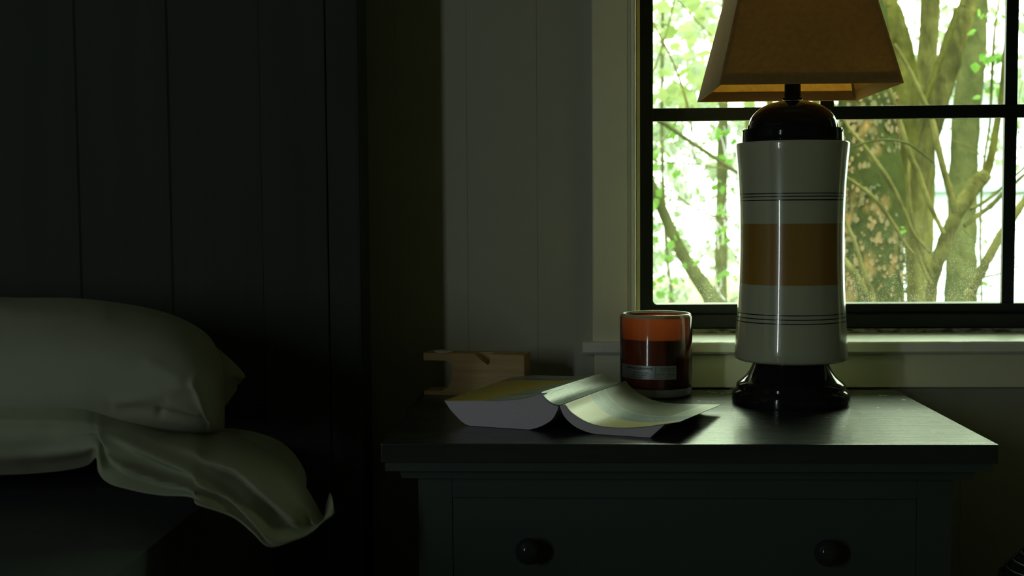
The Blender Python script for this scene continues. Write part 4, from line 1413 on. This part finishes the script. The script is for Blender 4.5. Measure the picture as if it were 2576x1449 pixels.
# ---- left part of the window
t = tree('blurred_leaning_tree', 'mottled tree leaning right low in the left window pane', [(1560, 300, 9), (1610, 400, 11), (1650, 490, 13), (1684, 570, 14), (1712, 630, 15), (1745, 685, 18), (1778, 730, 21), (1800, 775, 25)], 5.2, M['bark_pale'], seg=20, down=True, up=True)
tree('slim_grey_tree', 'slim upright grey tree in the left pane nearest the lamp', [(1826, -40, 10), (1822, 150, 11), (1818, 350, 13), (1815, 550, 15), (1813, 770, 17)], 7.0, M['bark_pale'], seg=16, down=True, up=True)
tree('slim_green_tree', 'slim tree seen above the window bar behind the lamp cap', [(1886, -40, 8), (1886, 200, 9), (1884, 400, 10), (1884, 770, 12)], 6.2, M['bark_olive'], seg=14, down=True, up=True)
tree('slim_far_tree', 'faint thin tree left of the leaning trunk, left pane', [(1668, -40, 4), (1665, 300, 4.5), (1672, 550, 5), (1690, 770, 6)], 7.5, M['bark_pale'], seg=10, down=True, up=True)
for px, hw, Y, lb in ((1935, 9, 6.6, 'narrow far tree hidden mostly behind the lampshade'), (2052, 11, 6.0, 'far tree glimpsed between lamp neck and short window bar')):
    tree('far_tree', lb, [(px, -40, hw), (px + 2, 300, hw), (px, 770, hw * 1.2)], Y, M['bark_olive'], seg=10, down=True, up=True)
pb = at(1700, 765, 3.4)
lt = thing('leafy_tree', (pb.x - 0.6, 3.4, GZ), 'leafy spring tree filling the left window panes', 'tree')
br([(1400, -60, 22), (1420, 300, 24), (1420, 770, 28)], 3.4, M['bark_olive'], parent=lt, down=True, up=True)
br([(1420, 250, 12), (1560, 275, 8), (1655, 302, 6), (1720, 345, 5), (1800, 398, 5), (1880, 450, 4)], 3.2, M['bark_pale'], parent=lt)
for pth in ([(1620, 20, 2), (1660, 90, 2.5), (1690, 150, 2.5), (1715, 215, 3), (1735, 290, 3), (1745, 350, 2)],
            [(1700, -20, 2), (1685, 50, 2), (1668, 110, 2), (1645, 180, 2)],
            [(1690, -20, 1.5), (1740, 40, 1.8), (1790, 90, 1.5)],
            [(1600, 395, 1.5), (1680, 408, 1.8), (1760, 415, 1.8), (1880, 435, 1.5)],
            [(1640, 440, 1.5), (1700, 490, 2), (1770, 535, 2), (1880, 562, 1.5)],
            [(1740, 290, 1.5), (1738, 360, 1.5), (1760, 430, 1.2)],
            [(1640, 380, 1.5), (1680, 340, 1.5), (1730, 260, 1.5)],
            [(1880, 250, 1.5), (1830, 200, 1.5), (1790, 160, 1.2)]):
    stem(pth, 3.3, parent=lt, name='twig', m=M['bark_twig'], seg=6, sub=4, rough=0)
random.seed(5)
cl = []
for (px, py, n_, sp2) in ((1660, 60, 8, 22), (1700, 100, 10, 24), (1740, 130, 8, 22), (1665, 190, 10, 22), (1690, 235, 12, 22), (1730, 250, 9, 20), (1655, 20, 6, 18), (1760, 30, 6, 22), (1700, 10, 5, 20), (1780, 90, 5, 16),
                          (1650, 250, 9, 14), (1760, 200, 7, 20), (1825, 252, 4, 14), (1880, 250, 2, 10)):
    cl.append((px, py, 4.2, sp2, 0.35, n_, 0.062))
foliage(cl, 'foliage', M['leaf_pale'], lt)
cl = []
for (px, py, n_, sp2) in ((1825, 330, 2, 7), (1850, 360, 2, 8), (1840, 400, 3, 9), (1752, 482, 3, 6), (1820, 462, 3, 9), (1838, 470, 2, 9), (1812, 525, 3, 9), (1820, 545, 2, 8), (1818, 588, 3, 7), (1822, 600, 2, 6), (1836, 610, 1, 5),
                          (1700, 330, 4, 14), (1665, 360, 3, 12), (1660, 430, 3, 12), (1655, 600, 3, 10), (1668, 640, 3, 10), (1700, 690, 2, 12), (1765, 640, 2, 12), (1650, 560, 3, 8), (1655, 700, 3, 10), (1675, 395, 4, 14), (1690, 440, 4, 12), (1658, 500, 4, 9), (1790, 350, 3, 10), (1700, 600, 3, 12), (1810, 700, 3, 10), (1840, 690, 2, 8), (1668, 740, 4, 12)):
    cl.append((px, py, 4.0, sp2, 0.2, n_ + 1, 0.036))
foliage(cl, 'foliage', M['leaf'], lt)
# distant undergrowth: nobody could count its leaves
random.seed(21)
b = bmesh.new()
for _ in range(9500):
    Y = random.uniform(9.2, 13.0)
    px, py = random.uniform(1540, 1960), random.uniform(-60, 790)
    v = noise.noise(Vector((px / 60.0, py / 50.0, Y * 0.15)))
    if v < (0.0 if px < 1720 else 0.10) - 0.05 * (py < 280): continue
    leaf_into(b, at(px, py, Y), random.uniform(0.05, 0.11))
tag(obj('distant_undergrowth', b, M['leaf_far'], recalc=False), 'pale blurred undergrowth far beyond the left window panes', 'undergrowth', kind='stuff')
b = bmesh.new()
for _ in range(230):
    px, py = random.uniform(1640, 1860), random.uniform(380, 760)
    if noise.noise(Vector((px / 70.0, py / 90.0, 3.0))) < -0.1: continue
    Y = random.uniform(6.0, 8.5)
    q = [at(px, py, Y)]
    for s_i in range(3):
        px += random.gauss(0, 9); py -= random.uniform(8, 34)
        q.append(at(px, py, Y))
    tube(b, q, [0.0045, 0.004, 0.003, 0.002], seg=4, cap=False)
tag(obj('distant_brushwood', b, M['brush']), 'grey-mauve tangle of thin stems far beyond the lower left pane', 'brushwood', kind='stuff')
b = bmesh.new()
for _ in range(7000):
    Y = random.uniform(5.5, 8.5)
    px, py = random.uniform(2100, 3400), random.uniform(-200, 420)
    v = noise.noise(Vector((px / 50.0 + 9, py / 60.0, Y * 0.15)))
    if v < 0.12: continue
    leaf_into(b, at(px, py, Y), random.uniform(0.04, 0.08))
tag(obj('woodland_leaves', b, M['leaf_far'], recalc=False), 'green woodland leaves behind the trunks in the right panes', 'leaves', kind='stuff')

# neighbouring pale house
YH = 9.5
hxa, hxb = at(2262, 500, YH).x, at(3400, 500, YH).x
zg = at(2500, 470, YH).z
nh = thing('neighbouring_house', ((hxa + hxb) / 2, YH + 1.5, GZ), 'pale clapboard house seen far behind the trees at right', 'house')
b = bmesh.new()
z = GZ - 0.1
pr = [(YH + 3.0, z)]
top_h = zg + 0.9
while z < top_h:
    pr.append((YH, z)); pr.append((YH + 0.022, z + 0.16)); z += 0.16
pr.append((YH + 3.0, pr[-1][1]))
extrude_profile(b, pr, 'x', hxa, hxb)
bmesh.ops.triangulate(b, faces=[f for f in b.faces if len(f.verts) > 4])
obj('siding', b, M['siding'], nh)
b = bmesh.new()
box(b, at(2300, 470, YH).x, hxb, YH - 0.12, YH - 0.01, zg - 0.045, zg + 0.04, 0.01)
obj('rail_band', b, M['gutter'], nh)
b = bmesh.new()
extrude_profile(b, [(YH - 0.35, top_h - 0.02), (YH + 1.5, top_h + 0.9), (YH + 3.35, top_h - 0.02)], 'x', hxa - 0.2, hxb + 0.2)
obj('roof', b, M['roof'], nh)
